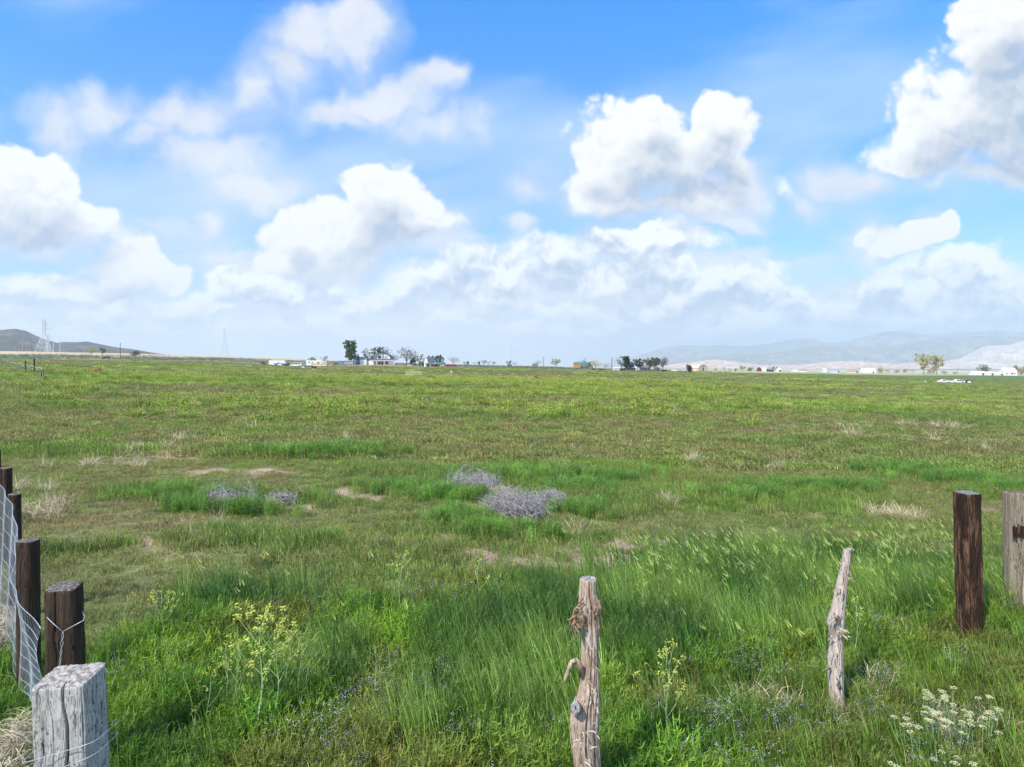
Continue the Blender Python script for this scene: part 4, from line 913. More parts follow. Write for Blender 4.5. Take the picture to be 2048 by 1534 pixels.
PROT = [mustard(31, .75, .18, 11, 8), mustard(32, .75, .16, 9, 8), mustard(33, .75, .13, 5, 5), mustard(34, .75, .28, 12, 7), mustard(35, .75, .09, 4, 5)]
used = set()
def near_lab(i, lab): return lab
MPL = [(518,1230,1470,0,'tallest thick stemmed mustard plant in the yellow group, bottom left foreground'),(482,1276,1432,1,'mustard plant with pale stem just left of the tallest one'),(460,1284,1400,2,'mustard plant at the left of the yellow foreground group'),
 (556,1250,1442,0,'branching mustard plant just right of the tallest one'),(572,1262,1405,1,'mustard plant behind the branching one in the yellow group'),(592,1256,1412,0,'straight mustard plant near the right side of the yellow group'),(609,1278,1408,1,'mustard plant at the right end of the yellow group'),
 (415,1328,1442,2,'short budding mustard plant standing apart left of the yellow group'),(325,1193,1300,3,'broad yellow topped mustard plant beyond the dark tied post'),(336,1270,1372,2,'thin mustard plant in front of the broad yellow topped one'),
 (221,1186,1240,4,'small mustard sprig right of the dark tied post, left one of two'),(240,1188,1236,4,'small mustard sprig right of the dark tied post, right one of two'),(383,1404,1470,4,'low green budded mustard sprig near the white timber'),
 (752,1284,1388,4,'single slender mustard plant midway between yellow group and cedar post'),(797,1108,1222,1,'mustard plant with yellow top left of the tall grass drift'),(957,1113,1232,2,'lone mustard plant above the tall grass, left of the cedar post'),
 (1003,1142,1215,4,'slim green mustard sprig right beside the lone one above the grass'),(1285,1155,1245,4,'thin mustard stalk just right of the shaggy cedar post'),(1345,1303,1505,1,'tall open branched mustard plant between the two cedar posts'),
 (1095,1010,1080,1,'mustard plant in front of the rounded tumbleweed'),(326,944,998,3,'round headed mustard plant left of the sunken tumbleweed'),(376,950,985,1,'small faint mustard plant right of the round headed one'),(448,952,985,2,'faint mustard plant behind the sunken tumbleweed'),
 (1712,1190,1310,2,'leafy mustard stalk right of the slim leaning post'),(945,905,930,1,'distant mustard plant above the tumbleweed heap'),(1420,925,970,3,'mustard plant in the field right of the heap, leftmost of three'),(1478,922,965,3,'mustard plant in the field right of the heap, middle of three'),(1508,926,958,1,'mustard plant in the field right of the heap, rightmost of three'),
 (1085,928,965,0,'yellow mustard plant behind the heap, first from the left'),(1112,922,962,3,'yellow mustard plant behind the heap, second from the left'),(1135,920,960,0,'yellow mustard plant behind the heap, third from the left'),(1160,925,962,3,'yellow mustard plant behind the heap, fourth from the left'),(1188,930,966,0,'yellow mustard plant behind the heap, fifth from the left'),
 (540,890,925,2,'pale mustard plant on the left of the green mound near the bare soil'),(575,885,925,1,'pale mustard plant in the middle of the green mound near the bare soil'),(608,880,925,2,'pale mustard plant on the right of the green mound near the bare soil')]
for i, (px, top, base, k, lab) in enumerate(MPL):
    x, y, z = hit(px, base); cov = .20*float(lush(np.array([x]), np.array([y]))[0]); x, y, z = hit(px, base+cov*F/y*.93); h = CZ+(HOR-top)/F*y-z; s = h/.75
    o = PROT[k] if k not in used else copy_tree(PROT[k]); used.add(k)
    o.location = ((px-1024)/F*y, y, z-.02); o.rotation_euler = (rp.uniform(-.06, .06), rp.uniform(-.06, .06), rp.uniform(0, 6)); o.scale = (s, s, s); tag(o, lab, 'mustard plant', 'tall mustard plants in the meadow')
# cream flowered cress, lower right
M_CR = mat('cream_petal', (.66, .66, .36), .6, .12, 30, trans=.2); M_CL = mat('cress_leaf', (.10, .17, .10), .6, .2, 10, trans=.2)
def cress(seed, heads=7, H=.30, R_=.13):
    q = random.Random(seed); o = empty('cress_plant', (0, 0, 0)); st = MB(); fl = MB(); lf = MB()
    for h in range(heads):
        a = q.uniform(0, 6.28); rr = R_*math.sqrt(q.uniform(.02, 1)); e = Vector((math.cos(a)*rr, math.sin(a)*rr, H*q.uniform(.85, 1.1))); b0 = Vector((e.x*.3, e.y*.3, 0)); st.tube([b0, (b0+e)/2+Vector((e.x*.1, e.y*.1, 0)), e], [.0028, .0022, .0016], 4)
        for k in range(6):
            t = q.uniform(.3, .95); p = b0.lerp(e, t); az = q.uniform(0, 6.28); L = q.uniform(.02, .04); lf.strip([p, p+Vector((math.cos(az)*L*.5, math.sin(az)*L*.5, L*.3)), p+Vector((math.cos(az)*L, math.sin(az)*L, L*.3))], (-math.sin(az), math.cos(az), 0), (.006, .011, .002))
        for k in range(34):
            aa = q.uniform(0, 6.28); r_ = .024*math.sqrt(q.uniform(0, 1)); c = e+Vector((math.cos(aa)*r_, math.sin(aa)*r_, .012-r_*r_*12+q.uniform(-.003, .003))); s = q.uniform(.0024, .0040)
            for a2 in (0, 1.57): fl.strip([c-Vector((math.cos(a2), math.sin(a2), 0))*s, c+Vector((0, 0, s*.5)), c+Vector((math.cos(a2), math.sin(a2), 0))*s], (-math.sin(a2), math.cos(a2), 0), (s, s*1.6, s))
    st.build('stem', M_STEM, o); fl.build('flower_heads', M_CR, o); lf.build('leaves', M_CL, o); return o
CP = [cress(41, 9), cress(42, 6), cress(43, 3)]; cu = set()
for i, (px, py, k, lab) in enumerate([(1850,1375,1,'cream flowered cress at the top left of the cress patch'),(1895,1400,1,'cream flowered cress at the top middle of the cress patch'),(1860,1425,0,'dense cream cress in the left middle of the patch'),(1925,1420,0,'densest cream cress in the heart of the patch'),(1965,1425,1,'cream cress on the right side of the patch'),
      (1905,1455,0,'broad cream cress at the front of the patch'),(1820,1445,2,'sparse cream cress at the far left of the patch'),(1960,1465,2,'sparse cream cress near the dry stems, right front'),(1885,1505,2,'lone cream cress below the patch'),(1985,1395,2,'small cream cress at the right rear of the patch'),(1845,1470,2,'small cream cress left of the broad front one'),(1800,1545,2,'single cream cress near the bottom edge, left one'),(1955,1550,2,'single cream cress near the bottom edge, right one')]):
    x, y, z = hit(px, py+85); o = CP[k] if k not in cu else copy_tree(CP[k]); cu.add(k)
    o.location = ((px-1024)/F*y, y, z); o.rotation_euler = (0, 0, rp.uniform(0, 6)); s = rp.uniform(.85, 1.1); o.scale = (s, s, s); tag(o, lab, 'flowering weed', 'cream flowered cress in the lower right corner')
# ------------------------------------------------------------- trees
BRK = mat('tree_bark', (.16, .12, .09), .9, .3, 3); BRKP = mat('pale_bark', (.40, .31, .25), .9, .25, 3)
def crown_mat(name, c, var=.3): return leaf_mat(name, c, var, .25, tint=False)
def tree(px, base_y, top_y, wpx, Y, cmat, label, kind='round', dens=1.0, bark=None, group='trees around the distant farms', cat='tree', name='tree', seed=None, base_frac=None, asym=0):
    q = random.Random(seed or int(px*7+top_y)); x = (px-1024)/F*Y; zg = gz(x, Y); zt = CZ+(HOR-top_y)/F*Y; zb = CZ+(HOR-base_y)/F*Y
    zb = min(zg, zb) if zg-zb < 1.5 else zg
    z0 = zg; H = max(zt-z0, 1.0); W = wpx/F*Y/2; bark = bark or BRK
    o = empty(name, (x, Y, z0), 0, label, cat, group)
    tr = MB(); cr = MB(); ends = []; r0 = max(.05, H*.028)
    if kind in ('cypress', 'bush'): tr.tube([(0, 0, -.2), (0, 0, H*.5)], [r0, r0*.5], 6)
    else:
        th = H*{'round': .28, 'bare': .30, 'tall': .30, 'sparse': .3}[kind]; tr.tube([(0, 0, -.2), (q.uniform(-.02, .02)*H, 0, th*.6), (q.uniform(-.04, .04)*H, 0, th)], [r0*1.3, r0, r0*.9], 7)
        nl = {'round': 7, 'bare': 9, 'tall': 8, 'sparse': 6}[kind]
        for i in range(nl):
            a = i*2.4+q.uniform(-.4, .4); el = q.uniform(.5, 1.25) if kind != 'tall' else q.uniform(.9, 1.35); L = (H-th)*q.uniform(.65, .95)
            p = Vector((0, 0, th*q.uniform(.75, 1.)+(0 if kind != 'tall' else i*.06*H))); d = Vector((math.cos(a)*math.cos(el), math.sin(a)*math.cos(el), math.sin(el))); pts = [p.copy()]
            for k in range(5):
                d = (d+Vector((q.uniform(-.22, .22), q.uniform(-.22, .22), q.uniform(-.12, .18)))).normalized(); p = p+d*L/5
                rr = math.hypot(p.x, p.y); 
                if rr > W: p.x *= W/rr; p.y *= W/rr
                p.z = min(p.z, H*.98); pts.append(p.copy())
                if k > 0:
                    for _ in range(2 if kind != 'bare' else 3):
                        e = Vector((d.x+q.uniform(-1, 1), d.y+q.uniform(-1, 1), d.z*.4+q.uniform(-.5, .7))).normalized()*L*q.uniform(.14, .32); p2 = p+e
                        tr.tube([p, p+e*.5+Vector((0, 0, .02*H)), p2], [r0*.22, r0*.15, r0*.06], 3, cap=False); ends.append(p2)
                        if kind == 'bare':
                            for _ in range(2):
                                e2 = Vector((e.x+q.uniform(-1, 1)*L*.1, e.y+q.uniform(-1, 1)*L*.1, e.z+q.uniform(-.6, .8)*L*.1))*.6; tr.tube([p2, p2+e2], [r0*.09, r0*.04], 3, cap=False); ends.append(p2+e2)
            tr.tube(pts, [r0*.6, r0*.5, r0*.4, r0*.3, r0*.2, r0*.1], 5, cap=False); ends.append(p)
    s0 = H*.035
    def leafclump(c, rad, n, s):
        for _ in range(n):
            v_ = Vector((q.gauss(0, 1), q.gauss(0, 1), q.gauss(0, .8))).normalized()*rad*q.uniform(.3, 1); p = Vector(c)+v_
            a = q.uniform(0, 6.28); d = Vector((math.cos(a), math.sin(a), q.uniform(-.8, .8))).normalized()*s*q.uniform(.6, 1.3); sd = d.cross(Vector((q.gauss(0, 1), q.gauss(0, 1), q.gauss(0, 1)))).normalized()
            cr.strip([p-d, p, p+d], sd, (s*.4, s*1.1, s*.3))
    if kind == 'cypress':
        for _ in range(int(700*dens)):
            t = q.uniform(0, 1); wr = W*(1-t)**.7*(1+.15*math.sin(t*19)); a = q.uniform(0, 6.28); leafclump((wr*math.cos(a)*q.uniform(.5, 1), wr*math.sin(a)*q.uniform(.5, 1), t*H), s0*.8, 1, s0)
    elif kind == 'bush':
        bl = [(q.uniform(-.6, .6)*W, q.uniform(-.5, .5)*W, q.uniform(.3, .75)*H, q.uniform(.30, .55)) for _ in range(9)]
        for bx, by, bz_, br in bl:
            for _ in range(int(55*dens)):
                v_ = Vector((q.gauss(0, 1), q.gauss(0, 1), q.gauss(0, 1))).normalized()*q.uniform(.55, 1); leafclump((bx+v_.x*W*br, by+v_.y*W*br, max(.05*H, bz_+v_.z*H*.30)), s0, 2, s0*1.5)
    else:
        cn = {'round': 40, 'bare': 7, 'tall': 44, 'sparse': 18}[kind]
        for e in ends:
            if kind == 'bare' and q.random() < .25: continue
            leafclump(e, H*.06, max(1, int(cn*dens*q.uniform(.3, 1.6)*.5)), s0*(1.0 if kind != 'bare' else .7))
        if kind in ('round', 'tall'):
            for _ in range(int((16 if kind == 'round' else 46)*dens)):
                a = q.uniform(0, 6.28); rr = W*q.uniform(.2, .9); zc = H*q.uniform(.38, .9) if kind == 'round' else H*q.uniform(.25, .95); k = math.sqrt(max(.05, 1-((zc/H-.62)/.42)**2))
                leafclump((rr*k*math.cos(a), rr*k*math.sin(a), zc), H*.085, int(34*dens), s0*1.1)
    tr.build('trunk', bark, o, True); cr.build('crown', cmat, o); return o
CM = dict(g=crown_mat('fresh_leaves', (.10, .17, .045)), d=crown_mat('dark_leaves', (.055, .085, .040)), o=crown_mat('olive_leaves', (.16, .17, .07)), gr=crown_mat('grey_green_leaves', (.13, .145, .09)),
          y=crown_mat('spring_leaves', (.36, .40, .06)), p=crown_mat('pale_spring_leaves', (.56, .52, .27)), t=crown_mat('tan_buds', (.42, .30, .20)), k=crown_mat('evergreen_needles', (.035, .065, .03)), b=crown_mat('brown_grey_buds', (.20, .16, .12)))
TL = [
 (183,707,695,19,640,'y','round','small yellow green tree on the bench below the dark hill'),(205,713,693,24,600,'o','round','larger olive tree right of the small yellow green one'),(271,717,700,22,480,'gr','round','grey green tree right of the wooden pole on the bench'),
 (623,722,713,24,560,'o','bush','low olive bush on the skyline behind the white trailers'),(649,722,710,18,520,'o','sparse','thin bushy tree on the skyline right of the olive bush'),
 (702,726,685.5,27,452,'g','tall','tall leafy cottonwood left of the farmhouse'),(716,731,708,10,436,'k','cypress','narrow dark evergreen in front of the farmhouse'),(736,730,699,15,432,'gr','sparse','thin young tree before the left wing of the farmhouse'),
 (754,728,688,11,475,'gr','sparse','wispy treetop rising behind the farmhouse roof, left one'),(767,728,693,11,480,'b','bare','wispy bare treetop behind the farmhouse gable, right one'),(787,727,708,14,490,'b','bare','small bare tree behind the right end of the porch'),
 (813,730,694,35,462,'b','bare','big round leafless elm right of the farmhouse'),(825,733,715,17,440,'k','bush','dark evergreen bush under the leafless elm'),(839,733,705,16,442,'gr','sparse','twisted half bare tree right of the evergreen bush'),(843,732,722,12,440,'g','bush','green shrub by the twisted half bare tree'),
 (862,727,710,16,500,'d','round','dark green tree behind the white gambrel shed'),(878,727,708.5,20,510,'d','round','dark green tree between the gambrel shed and the green roofed shed'),
 (907,729,710,17,600,'t','bare','tan leafless tree standing alone right of the sheds'),(929,730,721,9,640,'o','sparse','tiny olive tree in the long skyline row, first'),(936,730,722,6,640,'g','bush','tiny dark bush beside the first skyline tree'),(949,730,722,8,660,'p','sparse','tiny pale tree in the skyline row, left of the tan bush'),(957,730,722,7,640,'o','bush','tan olive bush in the skyline row'),
 (968,730,718.5,10,650,'o','sparse','little spring tree in the skyline row, left of a pair'),(977,730,720,10,650,'y','sparse','little spring tree in the skyline row, right of a pair'),(988,731,721,12,650,'o','sparse','low loose tree ending the skyline row'),
 (1018,731,720,10,680,'o','round','small tree above the red shed'),(1029,731,722,11,700,'o','sparse','small loose tree right of the red shed'),(1075,732,719,15,640,'p','bare','pale bare tree beside the green roofed shed'),
 (1111.5,733,715.5,15,600,'y','round','bright yellow green tree alone on the skyline'),(1154,731,721,8,660,'o','sparse','small tree behind the orange bus'),(1166,731,719,9,665,'o','sparse','small tree behind the brick house'),(1191,734,718.5,20,600,'p','round','pale yellow tree right of the brick house'),(1211,735,726,11,600,'p','bare','low pale tree right of the pale yellow one'),
 (1243,739,713.5,27,440,'d','bare','dark spreading bare tree left of the white sheds'),(1253,739,715,15,436,'k','tall','dark evergreen inside the left tree group'),(1262,739,720,14,440,'d','round','dark low tree in the left tree group'),(1276,739,716,18,430,'d','round','dark tree with gaps between the two tree groups'),
 (1300,740,712.5,28,430,'gr','round','big grey green tree, left half of the dense pair'),(1309,740,713,20,440,'d','round','dense dark tree behind the big grey green one'),(1325,741,713,26,425,'gr','bare','big open crowned elm right of the dense trees'),
 (1377,744,727,16,380,'gr','bush','grey green bush left of the tan barn'),(1431,742,736,7,640,'y','bush','small yellow bush right of the tan barn'),(1448,742,734,9,660,'y','sparse','little yellow tree in the row right of the barn'),(1460,742,736,12,660,'p','bush','pale low bush in the row right of the barn'),(1471,742,736,6,660,'o','bush','small olive bush left of the round green tree'),
 (1484,743,730,17,560,'y','round','round bright green tree right of the barn'),(1500,743,733,15,565,'g','bush','darker bush beside the round bright green tree'),(1550,742,731,14,640,'y','round','yellow green tree by the white roofs'),
 (1759,746,730.5,19,820,'p','bush','pale bushy tree in front of the red badlands'),(1775,746,738,14,820,'p','bush','low pale bush right of the pale bushy tree'),(1792,746,739,17,830,'o','bush','low olive bush in the hedge row'),(1810,747,738,13,830,'t','bush','tan bush in the hedge row'),(1825,747,736,12,830,'t','sparse','tan loose tree ending the hedge row'),
 (1847,748,711,24,720,'p','tall','tall pale cottonwood on the right, left of a pair'),(1873,748,713.5,19,720,'p','tall','tall pale cottonwood on the right, right of a pair'),(1862,748,733,20,715,'t','bush','tan thicket between the tall cottonwoods'),(1890,748,741,16,715,'t','bush','low tan brush right of the cottonwoods'),(1910,748,743,10,715,'t','bush','small tan brush left of the white sheds'),
 (1971,749,728.5,40,700,'o','bush','wide olive crowned tree above the white sheds'),(2020,750,733,24,720,'p','bush','pale tree left of the right edge house'),(2032,749,730,10,730,'g','bush','green treetop behind the right edge house'),(2042,750,732,20,690,'t','bush','tan brushy tree at the right picture edge')]
for t in TL:
    px, by, ty, w, Y, c, k, lab = t
    tree(px, by, ty, w, Y, CM[c], lab, k, dens=(1.0 if Y < 520 else .6), bark=BRKP if c in 'pt' else BRK, name='bush' if k == 'bush' else 'tree', cat='bush' if k == 'bush' else 'tree')

# ------------------------------------------------------------- buildings and vehicles
WHT = mat('white_paint', (.78, .78, .77), .6, .06, 1, dirt=(.5, .48, .44, .25)); CRM = mat('cream_paint', (.72, .66, .54), .6, .08, 1); SLATE = mat('slate_roof', (.115, .135, .15), .8, .2, 2); GLS = mat('dark_glass', (.03, .045, .055), .15, .1, 1, spec=.6)
GREEN = mat('green_metal_roof', (.07, .16, .13), .5, .15, 2); BRICK = mat('orange_brick', (.52, .24, .15), .9, .2, 3); TAN = mat('tan_barn_boards', (.72, .52, .36), .8, .12, 1.5); REDP = mat('faded_red_paint', (.16, .035, .03), .7, .25, 1); BLK = mat('black_rubber', (.02, .02, .022), .8, .2, 3)
GRY = mat('grey_metal', (.22, .25, .27), .5, .2, 1.5, metal=.3); BLUE = mat('blue_car_paint', (.02, .09, .35), .3, .1, 1, spec=.6); NAVY = mat('navy_car_paint', (.015, .03, .06), .3, .1, 1, spec=.6); ORG = mat('orange_paint', (.85, .34, .02), .5, .08, 1); GOLD = mat('gold_stripe', (.55, .35, .10), .5, .1, 1)
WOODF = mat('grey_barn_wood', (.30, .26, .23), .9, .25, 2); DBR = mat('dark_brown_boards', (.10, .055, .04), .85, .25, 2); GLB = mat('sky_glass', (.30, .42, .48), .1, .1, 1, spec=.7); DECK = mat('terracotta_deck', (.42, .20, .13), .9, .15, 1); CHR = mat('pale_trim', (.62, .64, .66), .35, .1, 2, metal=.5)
def place(px, Y, dz=0): x, y, z = at(px, Y); return (x, y, z+dz)
def m2(wpx, Y): return wpx/F*Y
def gambrel(name, px, Y, wpx, hpx, depth, label, wallm, roofm, rz=0, cat='barn', win=None, front='gable', ov=.25):
    """barn with a broken roof; its front faces the camera before rz"""
    o = empty(name, place(px, Y), rz, label, cat); W = m2(wpx, Y)/2; H = m2(hpx, Y); e = H*.52; k = H*.86; k2 = W*.62
    prof = [(-W, 0), (W, 0), (W, e), (k2, k), (0, H), (-k2, k), (-W, e)]
    MB().prism(prof, depth).build('wall', wallm, o)
    mb = MB()
    for s in (-1, 1):
        for (a, b) in (((W+ov, e-.25), (k2+.05, k+.08)), ((k2+.06, k+.06), (0, H+.12))):
            t = .14; n = Vector((-(b[1]-a[1]), 0, (b[0]-a[0]))).normalized()*-t
            if n.z < 0: n = -n
            mb.prism([(s*a[0], a[1]), (s*b[0], b[1]), (s*(b[0]+n.x*1.), b[1]+n.z), (s*(a[0]+n.x), a[1]+n.z)][::s], depth+.5)
    mb.build('roof', roofm, o)
    for (cx, cz, w, h, gm, nm) in (win or []):
        f = MB().box((cx, -depth/2-.04, cz), (w+.25, .1, h+.25)).build(nm, WHT, o); MB().box((cx, -depth/2-.09, cz), (w, .06, h)).build('pane' if nm == 'window' else 'panel', gm, f)
    return o
def gable(name, px, Y, wpx, hpx, depth, label, wallm, roofm, rz=0, cat='shed', axis='x', eave=.55, wins=(), doors=(), ov=.3):
    """simple pitched building; axis x: ridge runs across the view, axis y: gable faces the camera"""
    o = empty(name, place(px, Y), rz, label, cat); W = m2(wpx, Y); H = m2(hpx, Y); e = H*eave
    if axis == 'x':
        D = depth; MB().prism([(-D/2, 0), (D/2, 0), (D/2, e), (0, H-.12), (-D/2, e)], W, axis='x').build('wall', wallm, o)
        r = MB(); sl = (H-e)/(D/2)
        for s in (-1, 1): r.prism([(s*(D/2+ov), e-ov*sl), (0, H), (0, H+.13), (s*(D/2+ov), e-ov*sl+.13)][::-s], W+.5, axis='x')
        r.build('roof', roofm, o); yf = -D/2
    else:
        D = depth; MB().prism([(-W/2, 0), (W/2, 0), (W/2, e), (0, H-.12), (-W/2, e)], D).build('wall', wallm, o)
        r = MB(); sl = (H-e)/(W/2)
        for s in (-1, 1): r.prism([(s*(W/2+ov), e-ov*sl), (0, H), (0, H+.13), (s*(W/2+ov), e-ov*sl+.13)][::s], D+.5)
        r.build('roof', roofm, o); yf = -D/2
    for (cx, cz, w, h) in wins:
        f = MB().box((cx*W, yf-.04, cz*H), (w+.2, .1, h+.2)).build('window', WHT, o); MB().box((cx*W, yf-.09, cz*H), (w, .06, h)).build('pane', GLS, f)
    for (cx, w, h, dm) in doors: MB().box((cx*W, yf-.04, h/2), (w, .1, h)).build('door', dm, o)
    return o
# farmhouse with wide porch
Y = 450; u = Y/F; ho = empty('farmhouse', place(766.5, Y), 0, 'white farmhouse with slate gambrel roof and a wide pillared porch', 'house'); 
def hp(px, py, dy=0): return ((px-766.5)*u, dy, (728-py)*u+.0)
zb0 = .5
MB().b2(((752.5-766.5)*u, 0, zb0), ((784-766.5)*u, 9, (728-717)*u)).build('wall', WHT, ho)
MB().prism([((a-766.5)*u, (728-b)*u) for a, b in ((752.5, 716.6), (780.6, 716.6), (780.0, 711.5), (777.2, 707.6), (771.5, 705.4), (766.6, 704.8), (761, 705.4), (756, 707.6), (753.2, 711.5))], 9, off=(0, 4.6, 0)).build('gable_wall', WHT, ho)
gr_ = MB()
arc = [(751.6, 716.2), (752.4, 711.2), (755.4, 706.9), (760.8, 704.5), (766.6, 703.8), (772, 704.5), (777.8, 706.9), (780.9, 711.2), (781.6, 716.2)]
for a, b in zip(arc, arc[1:]):
    gr_.tri([((a[0]-766.5)*u, -.3, (728-a[1])*u), ((b[0]-766.5)*u, -.3, (728-b[1])*u), ((b[0]-766.5)*u, 9.4, (728-b[1])*u), ((a[0]-766.5)*u, 9.4, (728-a[1])*u), ((a[0]-766.5)*u*.965, -.3, (728-a[1])*u-.32), ((b[0]-766.5)*u*.965, -.3, (728-b[1])*u-.32), ((b[0]-766.5)*u*.965, 9.4, (728-b[1])*u-.32), ((a[0]-766.5)*u*.965, 9.4, (728-a[1])*u-.32)], [(0,1,2,3),(7,6,5,4),(0,4,5,1),(3,2,6,7),(0,3,7,4),(1,5,6,2)])
ro = gr_.build('roof', SLATE, ho)
# side roof sloping toward the viewer on the left
MB().tri([hp(735.5, 717.5, .2), hp(754, 717.5, .2), hp(760, 704.4, 4.5), hp(747.5, 704.4, 4.5), hp(740, 710, 2), hp(735.5, 717.5, 8.8), hp(754, 717.5, 8.8)], [(0,1,2,3,4),(1,6,2),(0,4,3,5),(5,3,2,6),(0,5,6,1)]).build('side_roof', SLATE, ho)
MB().b2(((736.5-766.5)*u, .6, zb0), ((753-766.5)*u, 8.4, (728-717.3)*u)).build('side_wall', WHT, ho)
MB().tri([hp(740.5, 718.6, -3.6), hp(792.6, 718.6, -3.6), hp(787, 715.6, .4), hp(744, 715.6, .4), hp(740.5, 717.6, -3.6), hp(792.6, 717.6, -3.6), hp(787, 714.6, .4), hp(744, 714.6, .4)], [(3,2,1,0),(4,5,6,7),(0,1,5,4),(1,2,6,5),(2,3,7,6),(3,0,4,7)]).build('porch_roof', SLATE, ho)
MB().box(((766.5-766.5)*u, -3.66, (728-718.9)*u), (52.6*u, .12, .32)).build('porch_fascia', WHT, ho)
MB().box((0, -1.7, .2), (52*u, 4.2, .55)).build('porch_deck', DECK, ho)
for p_ in (741.5, 747.2, 755.6, 770.4, 780.2, 784.1, 787.9, 791.3): MB().box(((p_-766.5)*u, -3.4, 1.7), (.30, .30, 2.6)).build('porch_post', WHT, ho)
for a, b, gm in ((756, 762.6, GLS), (769.2, 775, GLB)):
    f = MB().box(((a+b)/2*u-766.5*u, .02, (728-711.2)*u), ((b-a)*u+.45, .16, 5.6*u+.4)).build('gable_window', WHT, ho); MB().box(((a+b)/2*u-766.5*u, -.08, (728-711.2)*u), ((b-a)*u, .08, 5.6*u)).build('pane', gm, f)
MB().box(((766-766.5)*u, -.05, (728-711)*u), (.9, .3, 10*u)).build('stone_chimney', WOODF, ho)
for a, w in ((759, 1.5), (774, 1.6)):
    f = MB().box(((a-766.5)*u, -.03, 1.75), (w+.2, .1, 1.5)).build('window', WHT, ho); MB().box(((a-766.5)*u, -.08, 1.75), (w, .06, 1.3)).build('pane', GLS, f)
MB().box(((765-766.5)*u, -.05, 1.5), (1.0, .1, 2.1)).build('door', DBR, ho)
gable('garage', 721.5, 458, 26, 16, 6, 'low white garage wing with pale blue roof left of the farmhouse', WHT, mat('blue_grey_roof', (.22, .28, .36), .5, .1, 2), .0, 'garage', 'x', .72, doors=((-.2, 2.6, 2.3, GLB), (.25, 2.4, 2.3, CHR)))
gambrel('gambrel_shed', 859, 425, 17.5, 18, 4.5, 'small white gambrel shed with dark roof right of the farm trees', WHT, SLATE, R(-58), 'shed')
gable('horse_shelter', 857, 415, 11, 8, 2.5, 'grey wooden lean-to shelter in front of the gambrel shed', WOODF, GRY, 0, 'shed', 'x', .85, doors=((0, 1.2, 1.7, BLK),))
gable('shed', 881, 470, 17, 8, 5, 'white shed with green hipped roof beyond the gambrel shed', WHT, GREEN, 0, 'shed', 'x', .5)
gable('shed', 1019, 640, 9, 5, 4, 'tiny red shed under a small tree on the skyline', REDP, GRY, 0, 'shed', 'x', .7)
gable('shed', 1070, 600, 9, 7, 4, 'small brick shed with green roof beside the pale bare tree', BRICK, GREEN, 0, 'shed', 'x', .45)
gable('brick_house', 1160, 600, 25, 11.5, 7, 'orange brick house with green metal roof behind the bus', BRICK, GREEN, R(-8), 'house', 'x', .55, wins=((-.35, .3, 1.2, 1.2), (.1, .3, 1.4, 1.2)))
o = gable('log_house', 1176.5, 590, 13, 13, 8, 'dark brown gabled log house with green roof sides and brick chimney', DBR, GREEN, R(10), 'house', 'y', .3, wins=((0, .35, 1.6, 1.8),), doors=((.25, 1., 2., WOODF),)); MB().box((2.4, 1, 4.6), (.8, .8, 3.4)).build('chimney', BRICK, o)
o = gable('open_shed', 1251, 442, 50, 6.5, 7, 'long low white open fronted shed below the dark trees', WHT, WHT, 0, 'shed', 'x', .75); MB().box((-.15*m2(50, 442), -3.55, .9), (3.6, .1, 1.6)).build('bay_shade_panel', BLK, o); MB().box((.2*m2(50, 442), -3.55, .9), (5, .1, 1.4)).build('bay_shade_panel', BLK, o)  # black panels on the wall paint the shade inside the open bays
gable('ranch_house', 1287, 438, 20, 11, 8, 'white ranch house with grey roof between the tree groups', WHT, mat('grey_brown_roof', (.20, .17, .17), .8, .2, 2), R(5), 'house', 'x', .5, wins=((-.3, .28, 1.2, 1.0), (0, .28, 1.5, 1.0), (.3, .28, 1.2, 1.0)))
gable('shed', 1314, 446, 12, 9, 5, 'small white building half hidden behind the open crowned elm', WHT, GRY, 0, 'shed', 'y', .5, doors=((0, 1.2, 2, GLS),))
o = gambrel('barn', 1395, 520, 27, 13, 10, 'sunlit tan gambrel barn with a pale roof', TAN, mat('peach_metal_roof', (.78, .58, .42), .5, .1, 2), R(35), 'barn', win=((0, 1.5, 1.4, 2.6, BLK, 'door'), (0, 3.6, .7, .8, BLK, 'window')))
gable('shed', 1518, 640, 6, 8, 4, 'small red shed right of the darker bush', REDP, REDP, 0, 'shed', 'y', .6)
for px, w, h, Y_, wm, rm, lab in ((1526, 8, 7, 640, WHT, WHT, 'small white shed touching the red one'), (1540, 10, 6, 640, NAVY, GRY, 'dark blue shed under the power pole'), (1553, 14, 7, 650, WHT, WHT, 'white roofed house at the yellow green tree'), (1589, 9, 4, 700, WHT, WHT, 'tiny white barn in the fields, left of the badlands'), (1606, 12, 5, 760, WHT, BRICK, 'low white shed with a reddish roof at the field edge'), (1648, 5, 7, 760, WHT, WHT, 'small upright white grain bin'), (1670, 15, 5, 780, WHT, CHR, 'long white farm shed right of the grain bin'), (1706, 17, 5, 780, CRM, BRICK, 'low reddish brown roofed shed'), (1735.5, 27, 9, 800, WHT, WHT, 'large white metal barn before the red badlands'),
   (1954, 24, 7.5, 640, WHT, WHT, 'long white shed below the wide olive tree'), (1975, 16, 7, 640, WHT, WHT, 'shorter white shed right of the long one'), (1993, 19, 6, 640, CRM, WHT, 'cream shed between the white shed and the house')):
    gable('shed', px, Y_, w, h, 7, lab, wm, rm, 0, 'shed', 'x', .6, doors=((.3, 1.6, 1.8, GLS),) if w > 12 else ())
gable('ranch_house', 2015, 650, 24, 15, 10, 'two storey white house near the right picture edge', WHT, WHT, R(-6), 'house', 'x', .55, wins=((-.3, .25, 1.2, 1.2), (.1, .25, 2., 1.2), (.3, .25, 1.2, 1.2)))

